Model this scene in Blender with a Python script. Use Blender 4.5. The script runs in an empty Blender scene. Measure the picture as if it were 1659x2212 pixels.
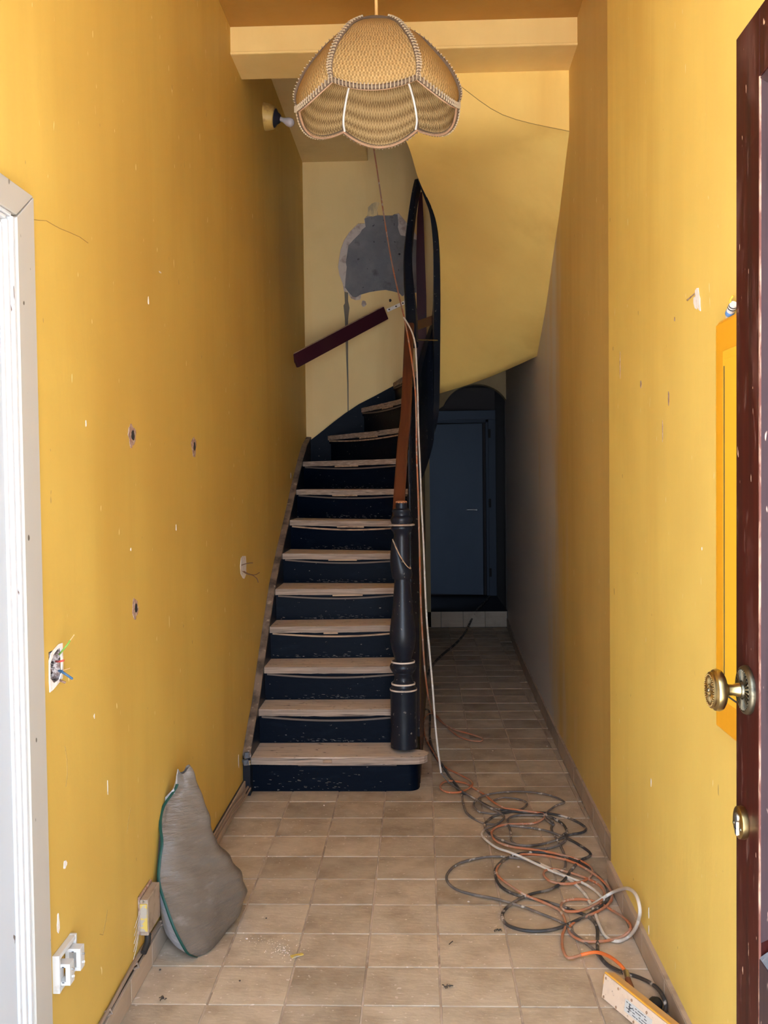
import bpy, bmesh, math, random
import numpy as np
from mathutils import Vector, Matrix
from mathutils.geometry import tessellate_polygon

SC = bpy.context.scene
COL = SC.collection
random.seed(4)
PI = math.pi

# ------------------------------------------------------------------ camera
# metres: X right, Y along the hall away from the street, Z up; hall floor at Z=0, eye at 1.55
F, EYE, CX, CY, ROLL = 2144.0, 1.55, 829.5, 1106.0, 0.012
YAW, PITCH = 0.036537, 0.033577
FW = Vector((-math.sin(YAW)*math.cos(PITCH), math.cos(YAW)*math.cos(PITCH), -math.sin(PITCH)))
R0 = Vector((math.cos(YAW), math.sin(YAW), 0)); U0 = R0.cross(FW)
RT = R0*math.cos(ROLL) - U0*math.sin(ROLL); UP = U0*math.cos(ROLL) + R0*math.sin(ROLL)
CAMPOS = Vector((0, 0, EYE))
cam_data = bpy.data.cameras.new('camera')
cam = bpy.data.objects.new('camera', cam_data); COL.objects.link(cam)
m = Matrix((RT, UP, -FW)).transposed().to_4x4(); m.translation = CAMPOS
cam.matrix_world = m
cam_data.sensor_fit = 'VERTICAL'; cam_data.sensor_height = 36.0
cam_data.lens = F*36.0/2212.0
cam_data.clip_start = 0.02
SC.camera = cam

# ------------------------------------------------------------------ light
w = bpy.data.worlds.new('world'); SC.world = w; w.use_nodes = True
bg = w.node_tree.nodes['Background']
bg.inputs[0].default_value = (0.69, 0.85, 1.06, 1); bg.inputs[1].default_value = 6.0
pl = bpy.data.lights.new('doorway_portal', 'AREA'); pl.shape = 'RECTANGLE'; pl.size = 1.3; pl.size_y = 3.2
pl.cycles.is_portal = True
po = bpy.data.objects.new('doorway_portal', pl); COL.objects.link(po)
po.location = (0.0, 0.72, 1.5); po.rotation_euler = (PI/2, 0, 0)      # faces +Y, into the hall
sl = bpy.data.lights.new('bounce_fill_sun', 'SUN'); sl.energy = 78.0; sl.angle = 0.009; sl.color = (1.0, 0.98, 0.96)
so = bpy.data.objects.new('bounce_fill_sun', sl); COL.objects.link(so)           # added sun: its pavement bounce brightens the upper hall; none enters directly
so.rotation_euler = Vector((-0.62, -0.10, -0.78)).to_track_quat('-Z', 'Y').to_euler()
SC.view_settings.view_transform = 'Standard'; SC.view_settings.look = 'None'
SC.view_settings.gamma = 1.0; SC.view_settings.use_curve_mapping = False
SC.view_settings.exposure = 0.82
SC.cycles.max_bounces = 16; SC.cycles.diffuse_bounces = 12

def px(x, y, X=None, Y=None, Z=None):
    """the point of a known real plane (X=, Y= or Z=) that the photograph shows at pixel x, y"""
    d = FW + RT*((x-CX)/F) - UP*((y-CY)/F)
    if X is not None: t = (X-CAMPOS.x)/d.x
    elif Y is not None: t = (Y-CAMPOS.y)/d.y
    else: t = (Z-CAMPOS.z)/d.z
    return CAMPOS + d*t

# ------------------------------------------------------------------ materials
def lin(r, g, b):
    f = lambda c: c/12.92 if c <= 0.04045 else ((c+0.055)/1.055)**2.4
    return (f(r/255), f(g/255), f(b/255), 1)

def mat(name, col, rough=0.6, metal=0.0, spec=0.4, layers=(), bump=None, coords='world', rnd=0.0):
    """layers: (scale xyz, lo, hi, colour, detail[, kind]) noise masks mixed over the colour; bump: (scale xyz, strength, distance)"""
    mt = bpy.data.materials.new(name); mt.use_nodes = True
    nt = mt.node_tree; N = nt.nodes; L = nt.links
    b = N['Principled BSDF']
    b.inputs['Roughness'].default_value = rough; b.inputs['Metallic'].default_value = metal
    b.inputs['Specular IOR Level'].default_value = spec
    if coords == 'world':
        src = N.new('ShaderNodeNewGeometry').outputs['Position']
    else:
        src = N.new('ShaderNodeTexCoord').outputs['UV' if coords == 'uv' else 'Object']
        if rnd:
            oi = N.new('ShaderNodeObjectInfo')
            va = N.new('ShaderNodeVectorMath'); va.operation = 'MULTIPLY_ADD'
            va.inputs[1].default_value = (1, 1, 1)
            ml = N.new('ShaderNodeMath'); ml.operation = 'MULTIPLY'; ml.inputs[1].default_value = 37.0
            L.new(oi.outputs['Random'], ml.inputs[0]); L.new(src, va.inputs[0]); L.new(ml.outputs[0], va.inputs[2])
            src = va.outputs[0]
    rgb = N.new('ShaderNodeRGB'); rgb.outputs[0].default_value = col if len(col) == 4 else (*col, 1)
    cur = rgb.outputs[0]
    def noise(sc, detail=4, kind='noise'):
        mp = N.new('ShaderNodeMapping'); mp.inputs['Scale'].default_value = sc
        L.new(src, mp.inputs['Vector'])
        if kind == 'voronoi':
            n = N.new('ShaderNodeTexVoronoi'); n.inputs['Scale'].default_value = 1.0; L.new(mp.outputs[0], n.inputs['Vector'])
            return n.outputs['Distance']
        n = N.new('ShaderNodeTexNoise'); n.inputs['Scale'].default_value = 1.0; n.inputs['Detail'].default_value = detail
        n.inputs['Roughness'].default_value = 0.6
        L.new(mp.outputs[0], n.inputs['Vector'])
        return n.outputs[0]
    for ly in layers:
        sc, lo, hi, c2 = ly[:4]; detail = ly[4] if len(ly) > 4 else 4; kind = ly[5] if len(ly) > 5 else 'noise'
        mr = N.new('ShaderNodeMapRange'); mr.inputs['From Min'].default_value = lo; mr.inputs['From Max'].default_value = hi
        L.new(noise(sc, detail, kind), mr.inputs['Value'])
        mx = N.new('ShaderNodeMix'); mx.data_type = 'RGBA'
        L.new(mr.outputs[0], mx.inputs['Factor']); L.new(cur, mx.inputs['A'])
        mx.inputs['B'].default_value = c2 if len(c2) == 4 else (*c2, 1)
        cur = mx.outputs['Result']
    if rnd:
        oi = N.new('ShaderNodeObjectInfo')
        mr = N.new('ShaderNodeMapRange'); mr.inputs['To Min'].default_value = 1-rnd; mr.inputs['To Max'].default_value = 1+rnd*0.7
        L.new(oi.outputs['Random'], mr.inputs['Value'])
        hv = N.new('ShaderNodeHueSaturation'); L.new(mr.outputs[0], hv.inputs['Value']); L.new(cur, hv.inputs['Color'])
        cur = hv.outputs[0]
    L.new(cur, b.inputs['Base Color'])
    if bump:
        bp = N.new('ShaderNodeBump'); bp.inputs['Strength'].default_value = bump[1]; bp.inputs['Distance'].default_value = bump[2]
        L.new(noise(bump[0], 5), bp.inputs['Height']); L.new(bp.outputs[0], b.inputs['Normal'])
    return mt

YEL = (0.80, 0.56, 0.15)
M = {}
def yellow(name, col=YEL, streak=(5.5, 5.5, 0.35), specks=True):
    d = tuple(c*0.93 for c in col); l = tuple(min(1, c*1.04) for c in col)
    return mat(name, col, 0.55, spec=0.35, layers=[
        (streak, 0.50, 0.75, d, 5), (streak[::1], 0.45, 0.25, l, 5),
        ((1.3, 1.3, 1.1), 0.50, 0.85, tuple(c*q for c, q in zip(col, (0.86, 0.80, 0.72))), 6), ((0.55, 0.55, 0.5), 0.46, 0.75, tuple(c*q for c, q in zip(col, (0.86, 0.79, 0.76))), 4), ((2.2, 2.2, 0.25), 0.52, 0.80, tuple(c*q for c, q in zip(col, (0.84, 0.76, 0.66))), 5)] + ([
        ((55, 55, 16), 0.775, 0.80, (0.90, 0.76, 0.40), 1),
        ((38, 38, 21), 0.205, 0.19, (0.45, 0.29, 0.09), 1)] if specks else []),
        bump=((14, 14, 6), 0.18, 0.01))
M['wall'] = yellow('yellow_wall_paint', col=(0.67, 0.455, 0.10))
M['wall_bright'] = yellow('lightened_yellow_wall_paint', col=(0.87, 0.64, 0.16))  # near right wall: colour lightened to stand for stronger daylight on it
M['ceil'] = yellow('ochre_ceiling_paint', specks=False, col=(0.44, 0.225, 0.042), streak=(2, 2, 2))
M['beam'] = yellow('pale_yellow_beam_paint', specks=False, col=(0.80, 0.58, 0.23), streak=(2, 2, 2))
M['wall_far'] = yellow('darker_yellow_wall_paint', col=(0.70, 0.49, 0.15))  # darker yellow on the far run of the right wall
M['back'] = yellow('yellow_back_wall_paint', specks=False, col=(0.76, 0.57, 0.26), streak=(3, 3, 1.2))
M['soffit'] = yellow('yellow_soffit_paint', specks=False, col=(0.88, 0.63, 0.19), streak=(2.5, 2.5, 2.5))
M['grey_plaster'] = mat('bare_grey_plaster', (0.27, 0.235, 0.20), 0.9, layers=[((4, 4, 0.8), 0.45, 0.7, (0.36, 0.31, 0.25)), ((2, 2, 1), 0.5, 0.75, (0.20, 0.165, 0.13))], bump=((20, 20, 20), 0.3, 0.01))
M['tile'] = mat('beige_floor_tile', (0.55, 0.45, 0.34), 0.55, spec=0.25, coords='object', rnd=0.15, layers=[
    ((5, 5, 5), 0.46, 0.68, (0.36, 0.275, 0.195), 5),
    ((9, 9, 9), 0.45, 0.78, (0.40, 0.31, 0.225), 6), ((4, 4, 4), 0.42, 0.25, (0.60, 0.49, 0.385), 4),
    ((30, 120, 30), 0.62, 0.75, (0.60, 0.49, 0.39), 4), ((60, 60, 60), 0.70, 0.74, (0.66, 0.56, 0.47), 1)], bump=((26, 60, 26), 0.25, 0.006))
M['dust_tile'] = mat('beige_skirting_tile', (0.44, 0.34, 0.25), 0.6, layers=[((7, 7, 7), 0.5, 0.75, (0.34, 0.255, 0.19)), ((3, 3, 30), 0.5, 0.8, (0.52, 0.41, 0.32))], coords='object', rnd=0.08)
M['grout'] = mat('dusty_grout', (0.55, 0.44, 0.345), 0.95, layers=[((3, 3, 3), 0.42, 0.62, (0.33, 0.255, 0.195)), ((14, 14, 14), 0.5, 0.7, (0.64, 0.52, 0.42))])
M['dust'] = mat('dusty_ledge', (0.46, 0.355, 0.27), 0.95, layers=[((12, 12, 12), 0.5, 0.7, (0.33, 0.25, 0.19))])
M['dark_line'] = mat('dark_joint', (0.05, 0.04, 0.032), 0.95)
BLK = (0.0075, 0.0105, 0.019)
M['black'] = mat('black_gloss_paint', BLK, 0.36, spec=0.3, layers=[
    ((45, 45, 45), 0.69, 0.72, (0.22, 0.19, 0.16), 2), ((3, 3, 8), 0.5, 0.8, (0.016, 0.018, 0.024), 5)], bump=((30, 30, 30), 0.12, 0.006))
M['riser'] = mat('black_scuffed_riser_paint', (0.0012, 0.0038, 0.0105), 0.5, spec=0.08, layers=[
    ((6, 6, 26), 0.55, 0.85, (0.005, 0.010, 0.020), 6), ((30, 30, 70), 0.70, 0.74, (0.26, 0.22, 0.19), 3)], bump=((18, 18, 40), 0.2, 0.005))
M['scuff'] = mat('grey_scuffed_wood', (0.20, 0.175, 0.155), 0.9, layers=[((40, 40, 40), 0.5, 0.6, (0.08, 0.08, 0.085), 3)])
M['tread'] = mat('worn_dusty_tread_wood', (0.68, 0.56, 0.465), 0.85, layers=[
    ((5, 40, 40), 0.5, 0.74, (0.46, 0.36, 0.29), 6), ((4, 20, 20), 0.42, 0.25, (0.76, 0.65, 0.55), 4), ((20, 60, 60), 0.64, 0.7, (0.05, 0.04, 0.035), 3)], bump=((6, 60, 60), 0.4, 0.004))
M['tread_front'] = mat('chipped_nosing', (0.30, 0.225, 0.175), 0.85, layers=[
    ((3, 20, 140), 0.46, 0.60, (0.46, 0.35, 0.27), 4), ((3, 9, 90), 0.40, 0.30, (0.05, 0.04, 0.036), 4)])
M['lath'] = mat('raw_wood_lath', (0.50, 0.34, 0.22), 0.8, layers=[((6, 40, 40), 0.48, 0.65, (0.24, 0.155, 0.105), 5)])
M['dark_lath'] = mat('dark_dusty_moulding', (0.14, 0.11, 0.095), 0.7, layers=[((5, 30, 30), 0.45, 0.65, (0.16, 0.12, 0.095), 5)])
M['string_wood'] = mat('worn_string_wood', (0.23, 0.165, 0.12), 0.85, layers=[((8, 8, 8), 0.45, 0.62, (0.07, 0.052, 0.04), 6), ((20, 20, 20), 0.6, 0.7, (0.40, 0.31, 0.23), 3)])
M['redwood'] = mat('reddish_rail_wood', (0.115, 0.034, 0.0145), 0.5, spec=0.3, layers=[((40, 3, 3), 0.42, 0.7, (0.07, 0.021, 0.010), 5)])
M['raw_orange'] = mat('raw_broken_wood', (0.36, 0.15, 0.065), 0.9)
M['purple'] = mat('dark_purple_brown_paint', (0.042, 0.010, 0.017), 0.4, spec=0.2, layers=[((3, 3, 3), 0.55, 0.8, (0.06, 0.022, 0.022), 5)])
M['spandrel'] = mat('brown_spandrel_board', (0.075, 0.034, 0.022), 0.5, layers=[((8, 8, 1), 0.4, 0.7, (0.05, 0.023, 0.016), 5)])
M['olive'] = mat('dim_olive_panel', (0.16, 0.11, 0.045), 0.7, layers=[((4, 4, 1), 0.4, 0.7, (0.10, 0.07, 0.03), 5)])
M['cement'] = mat('grey_cement_render', (0.14, 0.145, 0.165), 0.95, layers=[
    ((5, 5, 5), 0.42, 0.7, (0.20, 0.20, 0.215), 6), ((25, 25, 25), 0.66, 0.74, (0.02, 0.02, 0.022), 2), ((9, 9, 9), 0.6, 0.75, (0.08, 0.08, 0.088), 4)], bump=((22, 22, 22), 0.7, 0.01))
M['plaster'] = mat('white_broken_plaster', (0.52, 0.46, 0.43), 0.95, layers=[((14, 14, 14), 0.5, 0.65, (0.33, 0.26, 0.235), 5), ((8, 8, 8), 0.66, 0.72, (0.17, 0.075, 0.06), 3)], bump=((40, 40, 40), 0.5, 0.008))
M['recess'] = mat('dark_brick_recess', (0.20, 0.13, 0.11), 0.95, layers=[((90, 90, 90), 0.45, 0.6, (0.55, 0.47, 0.43), 4), ((60, 60, 60), 0.5, 0.4, (0.03, 0.022, 0.02), 3)])
M['white_plaster'] = mat('bright_chipped_plaster', (0.84, 0.80, 0.76), 0.95, layers=[((40, 40, 40), 0.5, 0.7, (0.62, 0.55, 0.50), 4)], bump=((80, 80, 80), 0.5, 0.004))
M['drip'] = mat('grey_drip_stain', (0.165, 0.145, 0.115), 0.9)
M['hole'] = mat('dark_hole', (0.022, 0.020, 0.020), 0.9)
M['crack'] = mat('shadowed_crack', (0.30, 0.19, 0.06), 0.9)
M['scrape'] = mat('scraped_paint', (0.42, 0.34, 0.22), 0.9, layers=[((30, 30, 9), 0.45, 0.6, (0.66, 0.52, 0.27), 4)])
M['brickish'] = mat('crumbling_brick', (0.33, 0.19, 0.14), 0.95, layers=[((60, 60, 60), 0.45, 0.65, (0.52, 0.40, 0.33), 4), ((40, 40, 40), 0.6, 0.75, (0.12, 0.07, 0.05), 3)], bump=((60, 60, 60), 0.6, 0.005))
M['white_paint'] = mat('white_door_paint', (0.50, 0.53, 0.57), 0.35, layers=[
    ((26, 26, 15), 0.735, 0.75, (0.10, 0.075, 0.065), 2), ((3, 3, 1), 0.5, 0.9, (0.46, 0.49, 0.53), 4)])
M['moulding'] = mat('chipped_white_moulding', (0.54, 0.54, 0.55), 0.35, layers=[((40, 70, 9), 0.70, 0.72, (0.13, 0.075, 0.05), 3)])
M['cream'] = mat('cream_architrave_paint', (0.45, 0.415, 0.365), 0.45, layers=[((30, 30, 22), 0.745, 0.76, (0.10, 0.08, 0.06), 1), ((2, 2, 1), 0.5, 0.8, (0.41, 0.38, 0.335), 4)])
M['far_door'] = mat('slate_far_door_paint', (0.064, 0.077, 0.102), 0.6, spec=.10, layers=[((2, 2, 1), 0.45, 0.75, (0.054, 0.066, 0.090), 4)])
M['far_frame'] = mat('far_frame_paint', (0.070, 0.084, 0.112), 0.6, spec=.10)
M['far_wall'] = mat('dim_brown_plaster', (0.44, 0.34, 0.19), 0.9, layers=[((3, 3, 3), 0.4, 0.7, (0.36, 0.27, 0.15))])
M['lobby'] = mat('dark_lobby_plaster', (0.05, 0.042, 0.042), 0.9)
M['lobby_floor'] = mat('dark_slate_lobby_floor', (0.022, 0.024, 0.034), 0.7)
M['mahogany'] = mat('worn_mahogany_door', (0.042, 0.0062, 0.0045), 0.45, spec=0.12, layers=[
    ((30, 30, 1.2), 0.45, 0.7, (0.021, 0.006, 0.005), 5), ((12, 12, 5), 0.54, 0.78, (0.085, 0.034, 0.028), 6), ((60, 60, 14), 0.60, 0.72, (0.10, 0.045, 0.035), 4), ((70, 70, 24), 0.715, 0.735, (0.50, 0.30, 0.20), 2)], bump=((40, 40, 2), 0.12, 0.004))
M['mahogany_dark'] = mat('purple_faded_door_recess', (0.040, 0.022, 0.026), 0.45, spec=0.25, layers=[
    ((40, 40, 3), 0.5, 0.75, (0.022, 0.012, 0.015), 5), ((60, 60, 16), 0.70, 0.73, (0.42, 0.28, 0.23), 2)])
M['worn_edge'] = mat('worn_bare_door_edge', (0.42, 0.25, 0.17), 0.6, layers=[((60, 60, 10), 0.42, 0.55, (0.14, 0.045, 0.03), 5)])
M['brass'] = mat('aged_brass', (0.46, 0.335, 0.15), 0.30, metal=1.0, layers=[((40, 40, 40), 0.5, 0.75, (0.30, 0.21, 0.09), 3)])
M['brass_dark'] = mat('tarnished_brass', (0.17, 0.145, 0.10), 0.42, metal=1.0, layers=[((60, 60, 60), 0.5, 0.7, (0.07, 0.06, 0.045), 3)])
M['steel'] = mat('dull_steel', (0.5, 0.5, 0.5), 0.35, metal=1.0)
M['orange_door'] = mat('orange_yellow_gloss_paint', (0.86, 0.40, 0.018), 0.3, spec=0.5, layers=[((10, 10, 1.5), 0.5, 0.8, (0.76, 0.33, 0.014), 4)])
M['cup_panel'] = mat('bright_yellow_cupboard_panel', (0.90, 0.52, 0.035), 0.3, spec=0.5)
M['white_plastic'] = mat('white_plastic', (0.62, 0.61, 0.59), 0.35, coords='object', layers=[((40, 40, 40), 0.6, 0.75, (0.50, 0.46, 0.42), 3)])
M['blue'] = mat('blue_print', (0.10, 0.24, 0.55), 0.5)
M['ink'] = mat('dark_ink', (0.05, 0.05, 0.06), 0.6)
M['bulb'] = mat('frosted_bulb_glass', (0.50, 0.47, 0.50), 0.25, spec=0.6)
M['lamp_base'] = mat('yellow_painted_drum', (0.55, 0.36, 0.10), 0.45, coords='object', layers=[((18, 18, 18), 0.5, 0.7, (0.30, 0.16, 0.05), 4)])
M['lamp_purple'] = mat('dark_socket', (0.012, 0.014, 0.025), 0.5)
M['cord'] = mat('tan_lamp_cord', (0.55, 0.33, 0.12), 0.7)
M['braid'] = mat('brown_braid', (0.115, 0.075, 0.048), 0.95)
M['braid_light'] = mat('pale_braid_stitch', (0.36, 0.275, 0.18), 0.9)
M['rim'] = mat('pink_tan_rim_binding', (0.40, 0.235, 0.145), 0.9, layers=[((60, 60, 60), 0.5, 0.7, (0.30, 0.18, 0.11), 3)])
M['white_wire'] = mat('white_coated_wire', (0.85, 0.85, 0.85), 0.4)
M['sack'] = mat('dusty_plastic_sack', (0.155, 0.127, 0.104), 0.42, spec=0.5, layers=[
    ((7, 7, 7), 0.48, 0.75, (0.115, 0.092, 0.074), 6), ((10, 10, 26), 0.40, 0.25, (0.22, 0.19, 0.17), 5)], bump=((9, 9, 42), 0.55, 0.02))
M['sack_white'] = mat('pale_sack_side', (0.46, 0.47, 0.52), 0.42, layers=[((9, 9, 30), 0.5, 0.8, (0.36, 0.36, 0.39), 4)], bump=((9, 9, 42), 0.5, 0.015))
M['green'] = mat('dark_green_stripe', (0.006, 0.055, 0.040), 0.5)
M['grey_box'] = mat('dusty_grey_box', (0.36, 0.285, 0.22), 0.8, coords='object', layers=[((20, 20, 20), 0.5, 0.7, (0.22, 0.165, 0.125), 4)])
M['yellow_chip'] = mat('flaking_yellow_label', (0.62, 0.45, 0.10), 0.7, coords='object', layers=[((40, 40, 40), 0.5, 0.54, (0.42, 0.37, 0.31), 3)])
def cable(name, c, c2, c3, t=(0.5, 0.62)):
    return mat(name, c, 0.55, layers=[((10, 10, 10), t[0], t[1], c2, 4), ((28, 28, 28), 0.60, 0.68, c3, 2)])
M['c_orange'] = cable('orange_cable_sheath', (0.50, 0.165, 0.072), (0.44, 0.24, 0.16), (0.58, 0.42, 0.33), (0.42, 0.58))
M['c_bright'] = mat('clean_orange_cable_sheath', (0.85, 0.20, 0.05), 0.45)
M['c_white'] = cable('white_cable_sheath', (0.66, 0.60, 0.53), (0.42, 0.35, 0.29), (0.78, 0.73, 0.68), (0.55, 0.7))
M['c_black'] = cable('black_dusty_cable_sheath', (0.050, 0.045, 0.044), (0.20, 0.165, 0.14), (0.55, 0.48, 0.42))
M['c_grey'] = cable('grey_dusty_cable_sheath', (0.13, 0.11, 0.10), (0.22, 0.18, 0.155), (0.50, 0.44, 0.38))
M['c_dust'] = mat('dust_coloured_cable_sheath', (0.30, 0.22, 0.165), 0.8)
M['pbox'] = mat('cream_box_face', (0.80, 0.62, 0.47), 0.5, layers=[((30, 30, 30), 0.5, 0.75, (0.72, 0.55, 0.42), 4), ((120, 120, 120), 0.68, 0.72, (0.40, 0.28, 0.2), 2)])
M['pbox_edge'] = mat('dusty_orange_box_edge', (0.60, 0.35, 0.13), 0.6, layers=[((20, 20, 20), 0.5, 0.7, (0.50, 0.33, 0.19), 4)])
M['pbox_rim'] = mat('orange_box_rim', (0.86, 0.45, 0.06), 0.5)
M['plug'] = mat('rust_brown_plug', (0.20, 0.065, 0.03), 0.6)
M['rubber'] = mat('black_rubber', (0.02, 0.019, 0.019), 0.55)
M['debris'] = mat('plaster_crumb', (0.60, 0.50, 0.43), 0.95)
M['dark_debris'] = mat('dark_crumb', (0.06, 0.05, 0.042), 0.9)
M['copper'] = mat('bare_copper', (0.75, 0.48, 0.25), 0.35, metal=0.6)
M['w_green'] = mat('green_wire', (0.17, 0.33, 0.05), 0.5); M['w_red'] = mat('red_wire', (0.62, 0.08, 0.06), 0.5)
M['w_blue'] = mat('blue_wire', (0.05, 0.12, 0.22), 0.5); M['w_brown'] = mat('brown_wire', (0.24, 0.14, 0.09), 0.6)
M['pavement'] = mat('grey_pavement', (0.42, 0.41, 0.395), 0.9, layers=[((2, 2, 2), 0.4, 0.7, (0.30, 0.29, 0.28))])
M['facade'] = mat('facade_render', (0.34, 0.31, 0.28), 0.9)

def weave_mat(name, a, b, nu, nv, band):
    mt = bpy.data.materials.new(name); mt.use_nodes = True
    nt = mt.node_tree; N = nt.nodes; L = nt.links; bs = N['Principled BSDF']
    bs.inputs['Roughness'].default_value = 0.85; bs.inputs['Specular IOR Level'].default_value = 0.15
    uv = N.new('ShaderNodeTexCoord').outputs['UV']; sp = N.new('ShaderNodeSeparateXYZ'); L.new(uv, sp.inputs[0])
    def mth(op, x, y=None):
        n = N.new('ShaderNodeMath'); n.operation = op
        for i, q in enumerate((x, y)):
            if q is None: continue
            if isinstance(q, (int, float)): n.inputs[i].default_value = q
            else: L.new(q, n.inputs[i])
        return n.outputs[0]
    ns = N.new('ShaderNodeTexNoise'); ns.inputs['Scale'].default_value = 30; L.new(uv, ns.inputs['Vector'])
    u = mth('MULTIPLY', sp.outputs[0], nu*2*PI); v = mth('MULTIPLY', sp.outputs[1], nv*2*PI)
    row = mth('FLOOR', mth('DIVIDE', v, 2*PI)); off = mth('MULTIPLY', row, PI)
    s = mth('MULTIPLY', mth('SINE', mth('ADD', u, off)), mth('SINE', v))
    h = mth('ADD', mth('MULTIPLY', s, 0.4), mth('ADD', mth('MULTIPLY', mth('SINE', mth('MULTIPLY', v, 0.5)), band), mth('MULTIPLY', ns.outputs[0], 0.7)))
    mr = N.new('ShaderNodeMapRange'); mr.inputs['From Min'].default_value = -0.15; mr.inputs['From Max'].default_value = 0.85; L.new(h, mr.inputs['Value'])
    mx = N.new('ShaderNodeMix'); mx.data_type = 'RGBA'; mx.inputs['A'].default_value = (*a, 1); mx.inputs['B'].default_value = (*b, 1)
    L.new(mr.outputs[0], mx.inputs['Factor']); L.new(mx.outputs['Result'], bs.inputs['Base Color'])
    bp = N.new('ShaderNodeBump'); bp.inputs['Strength'].default_value = 0.6; bp.inputs['Distance'].default_value = 0.004
    L.new(h, bp.inputs['Height']); L.new(bp.outputs[0], bs.inputs['Normal'])
    bs.inputs['Subsurface Weight'].default_value = 0.0
    return mt
M['weave'] = weave_mat('woven_raffia', (0.17, 0.095, 0.033), (0.42, 0.27, 0.11), 24, 17, 0.0)
M['weave_in'] = weave_mat('woven_raffia_inside', (0.175, 0.105, 0.042), (0.41, 0.28, 0.13), 26, 16, 0.30)

# ------------------------------------------------------------------ mesh helpers
class MB:
    def __init__(s): s.v = []; s.f = []; s.uv = {}; s.mi = []
    def add(s, vs, fs, mi=0):
        o = len(s.v); s.v += [Vector(p) for p in vs]; s.f += [tuple(i+o for i in f) for f in fs]; s.mi += [mi]*len(fs)
        return s
    def box(s, x0, x1, y0, y1, z0, z1, mi=0):
        vs = [(x, y, z) for z in (z0, z1) for y in (y0, y1) for x in (x0, x1)]
        return s.add(vs, [(0, 2, 3, 1), (4, 5, 7, 6), (0, 1, 5, 4), (2, 6, 7, 3), (0, 4, 6, 2), (1, 3, 7, 5)], mi)
    def obox(s, c, a, b, d, mi=0):
        c, a, b, d = map(Vector, (c, a, b, d))
        vs = [c+a*i+b*j+d*k for k in (-1, 1) for j in (-1, 1) for i in (-1, 1)]
        return s.add(vs, [(0, 2, 3, 1), (4, 5, 7, 6), (0, 1, 5, 4), (2, 6, 7, 3), (0, 4, 6, 2), (1, 3, 7, 5)], mi)
    def tube(s, pts, r, n=8, mi=0, cap=True):
        pts = [Vector(p) for p in pts]; k = len(pts)
        T = [(pts[min(i+1, k-1)]-pts[max(i-1, 0)]).normalized() for i in range(k)]
        nrm = T[0].orthogonal().normalized(); vs = []
        for i, p in enumerate(pts):
            nrm = (nrm - T[i]*nrm.dot(T[i])); nrm = nrm.normalized() if nrm.length > 1e-6 else T[i].orthogonal().normalized()
            bn = T[i].cross(nrm); rr = r[i] if isinstance(r, (list, tuple)) else r
            vs += [p + (nrm*math.cos(2*PI*j/n) + bn*math.sin(2*PI*j/n))*rr for j in range(n)]
        fs = [(i*n+j, i*n+(j+1) % n, (i+1)*n+(j+1) % n, (i+1)*n+j) for i in range(k-1) for j in range(n)]
        if cap: fs += [tuple(range(n))[::-1], tuple((k-1)*n+j for j in range(n))]
        return s.add(vs, fs, mi)
    def lathe(s, prof, o=(0, 0, 0), ax=(0, 0, 1), n=28, mi=0):
        """prof: (radius, height along ax)"""
        o, ax = Vector(o), Vector(ax).normalized(); a = ax.orthogonal().normalized(); b = ax.cross(a); k = len(prof)
        vs = [o + ax*h + (a*math.cos(2*PI*j/n)+b*math.sin(2*PI*j/n))*max(r, 1e-5) for r, h in prof for j in range(n)]
        fs = [(i*n+j, i*n+(j+1) % n, (i+1)*n+(j+1) % n, (i+1)*n+j) for i in range(k-1) for j in range(n)]
        fs += [tuple(range(n))[::-1], tuple((k-1)*n+j for j in range(n))]
        return s.add(vs, fs, mi)
    def grid(s, rows, mi=0, uv=False):
        k, n = len(rows), len(rows[0]); o = len(s.v)
        s.add([p for r in rows for p in r], [(i*n+j, i*n+j+1, (i+1)*n+j+1, (i+1)*n+j) for i in range(k-1) for j in range(n-1)], mi)
        if uv:
            for i in range(k):
                for j in range(n): s.uv[o+i*n+j] = (j/(n-1), i/(k-1))
        return s
    def prism(s, poly, off, mi=0, holes=()):
        """flat polygon (list of points, any plane) pushed along off; tessellated, so concave outlines and holes are fine"""
        loops = [[Vector(p) for p in poly]] + [[Vector(p) for p in h] for h in holes]
        off = Vector(off); flat = [p for l in loops for p in l]; n = len(flat)
        tri = tessellate_polygon(loops); fs = [tuple(t) for t in tri] + [tuple(n+i for i in t[::-1]) for t in tri]
        b = 0
        for l in loops:
            k = len(l); fs += [(b+i, b+(i+1) % k, n+b+(i+1) % k, n+b+i) for i in range(k)]; b += k
        return s.add(flat + [p+off for p in flat], fs, mi)

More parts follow.
